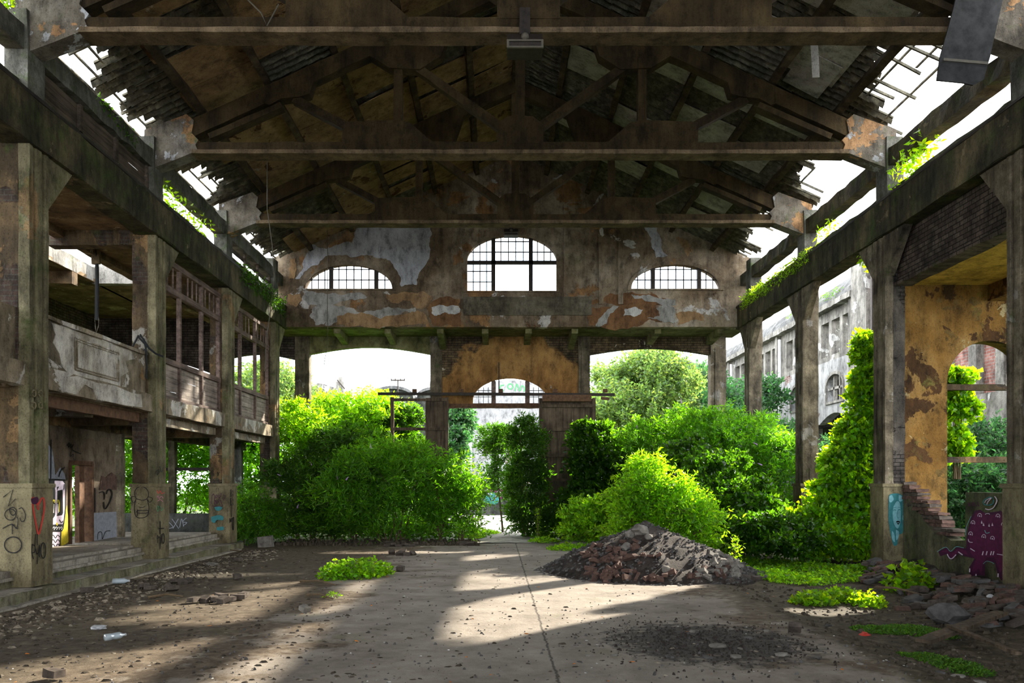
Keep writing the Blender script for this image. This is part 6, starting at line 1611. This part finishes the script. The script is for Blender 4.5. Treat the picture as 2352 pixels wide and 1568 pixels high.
# long white building on the right
FX = 16.0
def fz(py_ratio): return EYE + py_ratio * FX
zc, zs1, zt1 = fz(.518), fz(.384), fz(.487)
za0, za1 = fz(.243), fz(.325)
zb = fz(.182)
t = thing('white_factory', 'long whitewashed brick factory wing with arched windows beyond the right arcade', 'building', (FX, 45, -.3))
y0b, y1b = 36.6, 72.0
bays = []
y = y0b + .35
while y < y1b - 4: bays.append(y); y += 4.9
up = []; lowh = []; outer_low = [(y0b, zb - .1)]
for i, yb_ in enumerate(bays):
    up += [rect(yb_ + a, yb_ + b, zs1, zt1) for a, b in ((.45, 1.4), (1.7, 2.65), (2.95, 3.9))]
    lowh.append(arch(yb_ + 1.25, yb_ + 3.2, za0, za0 + (za1 - za0) * .55, za1, 14))
    outer_low += [(yb_ + .5 + 3.6 * k / 8, zb + .45 * math.sin(math.pi * k / 8)) for k in range(9)]
m = MB(); m.holed([(y0b, zs1 - .25), (y1b, zs1 - .25), (y1b, zc), (y0b, zc)], up, FYZ, FX, FX + .45); m.build('upper_wall', M['facade'], t)
m = MB(); m.holed(outer_low + [(y1b, zb), (y1b, zs1 - .25), (y0b, zs1 - .25)], lowh, FYZ, FX, FX + .45); m.build('lower_wall', M['white_brick_y'], t)
for yb_ in bays:
    m = MB(); m.holed(arch(yb_ + 1.15, yb_ + 3.3, za0 - .08, za0 + (za1 - za0) * .55, za1 + .12, 14), [arch(yb_ + 1.27, yb_ + 3.18, za0 + .03, za0 + (za1 - za0) * .55, za1 - .02, 14)], FYZ, FX - .06, FX + .02); wf = m.build('window_frame', M['facade'], t)
    m = MB()
    for u in (1.9, 2.55): m.beam((FX + .15, yb_ + u, za0), (FX + .15, yb_ + u, za1 - .06), .16, .12, up=(0, 1, 0))
    m.beam((FX + .15, yb_ + 1.25, (za0 + za1) / 2), (FX + .15, yb_ + 3.2, (za0 + za1) / 2), .16, .12); m.build('window_mullions', M['facade'], wf)
    m = MB(); m.beam((FX - .08, yb_ + .05, -.3), (FX - .08, yb_ + .05, zc), .3, .35, up=(0, 1, 0), rough=.01); m.build('pilaster', M['facade'], t)
    m = MB(); m.beam((FX + .5, yb_ + .8, -.3), (FX + .5, yb_ + .8, zb + .3), .4, .4, up=(0, 1, 0)); m.build('undercroft_post', M['facade'], t)
for py_ in (46.0, 55.5): m = MB(); m.tube([(FX - .3, py_, -.3), (FX - .3, py_, zc - .3)], .09, 8); m.build('downpipe', M['pipe'], t)
m = MB(); m.beam((FX - .12, y0b, zc + .12), (FX - .12, y1b, zc + .12), .6, .26, rough=.02); m.build('cornice', M['facade'], t)
m = MB()
vs = []
for j in range(60):
    yy = y0b + (y1b - y0b) * j / 59
    for i in range(7):
        a = i / 6 * math.pi / 2
        vs.append((FX - .1 + 4 * (1 - math.cos(a)) + rnd.uniform(-.04, .04), yy, zc + .2 + 2.0 * math.sin(a) + rnd.uniform(-.06, .06)))
m.add(vs, [(j * 7 + i, j * 7 + i + 1, (j + 1) * 7 + i + 1, (j + 1) * 7 + i) for j in range(59) for i in range(6)]); m.build('vaulted_roof', M['roof_felt'], t)
m = MB(); m.box(FX + 4.5, FX + 4.8, y0b, y1b, -.3, zc + 2); m.box(FX + .4, FX + 4.6, y0b + .4, y1b, zs1 - .6, zs1 - .3); m.box(FX + .4, FX + 4.6, y0b + .4, y1b, zb - .1, zb + .1); m.build('inner_wall', M['inside_shade'], t)
tuft('roof_weeds', 'dry weeds growing on the curved roof of the white factory wing', [(FX, 38.5, zc + .6), (FX + .2, 42, zc + .9), (FX + .2, 46, zc + .7)], .35, 500, 'moss', .16, .2, .15)
# block nearer to the hall
t = thing('brick_block', 'tall red brick and concrete block behind the right aisle', 'building', (FX, 31, -.3))
m = MB(); m.holed([(22, -.3), (36.6, -.3), (36.6, 12.2), (33.8, 12.2), (33.8, 7.6), (22, 7.6)], [], FYZ, FX, FX + .5); m.build('brick_wall', M['red_brick_y'], t)
for yy in (23.0, 25.9, 27.4, 29.2, 33.8): m = MB(); m.beam((FX - .1, yy, -.3), (FX - .1, yy, 7.6 if yy < 33 else 12.2), .35, .45, up=(0, 1, 0), rough=.01); m.build('concrete_pier', M['facade'], t)
m = MB(); m.beam((FX - .12, 35.8, -.3), (FX - .12, 35.8, 12.4), 1.5, .5, up=(1, 0, 0), rough=.01); m.build('concrete_tower', M['facade'], t)
m = MB(); m.beam((FX - .1, 22, 4.0), (FX - .1, 33.8, 4.0), .4, 1.0, rough=.01); m.build('concrete_band', M['facade'], t)
m = MB(); m.beam((FX - .4, 26.8, 3.6), (FX - 2.0, 26.8, .5), .35, .3, rough=.01); m.build('sloping_strut', M['facade'], t)
m = MB(); m.beam((FX - .3, 34.6, 1), (FX - .3, 34.6, 12), .12, .14, up=(0, 1, 0)); m.build('dark_downpipe', M['steel'], t)

m = MB(); m.holed([(-16, -.4), (YC[1] + .1, -.4), (YC[1] + .1, 8.4), (-16, 8.4)], [], FYZ, 8.6, 8.8); struct(m.build('wall_right_near', M['dado']))
m = MB(); m.box(-7.9, -7.7, -16, 8.4, -.4, 8.4); struct(m.build('wall_left_near', M['mural_wall']))
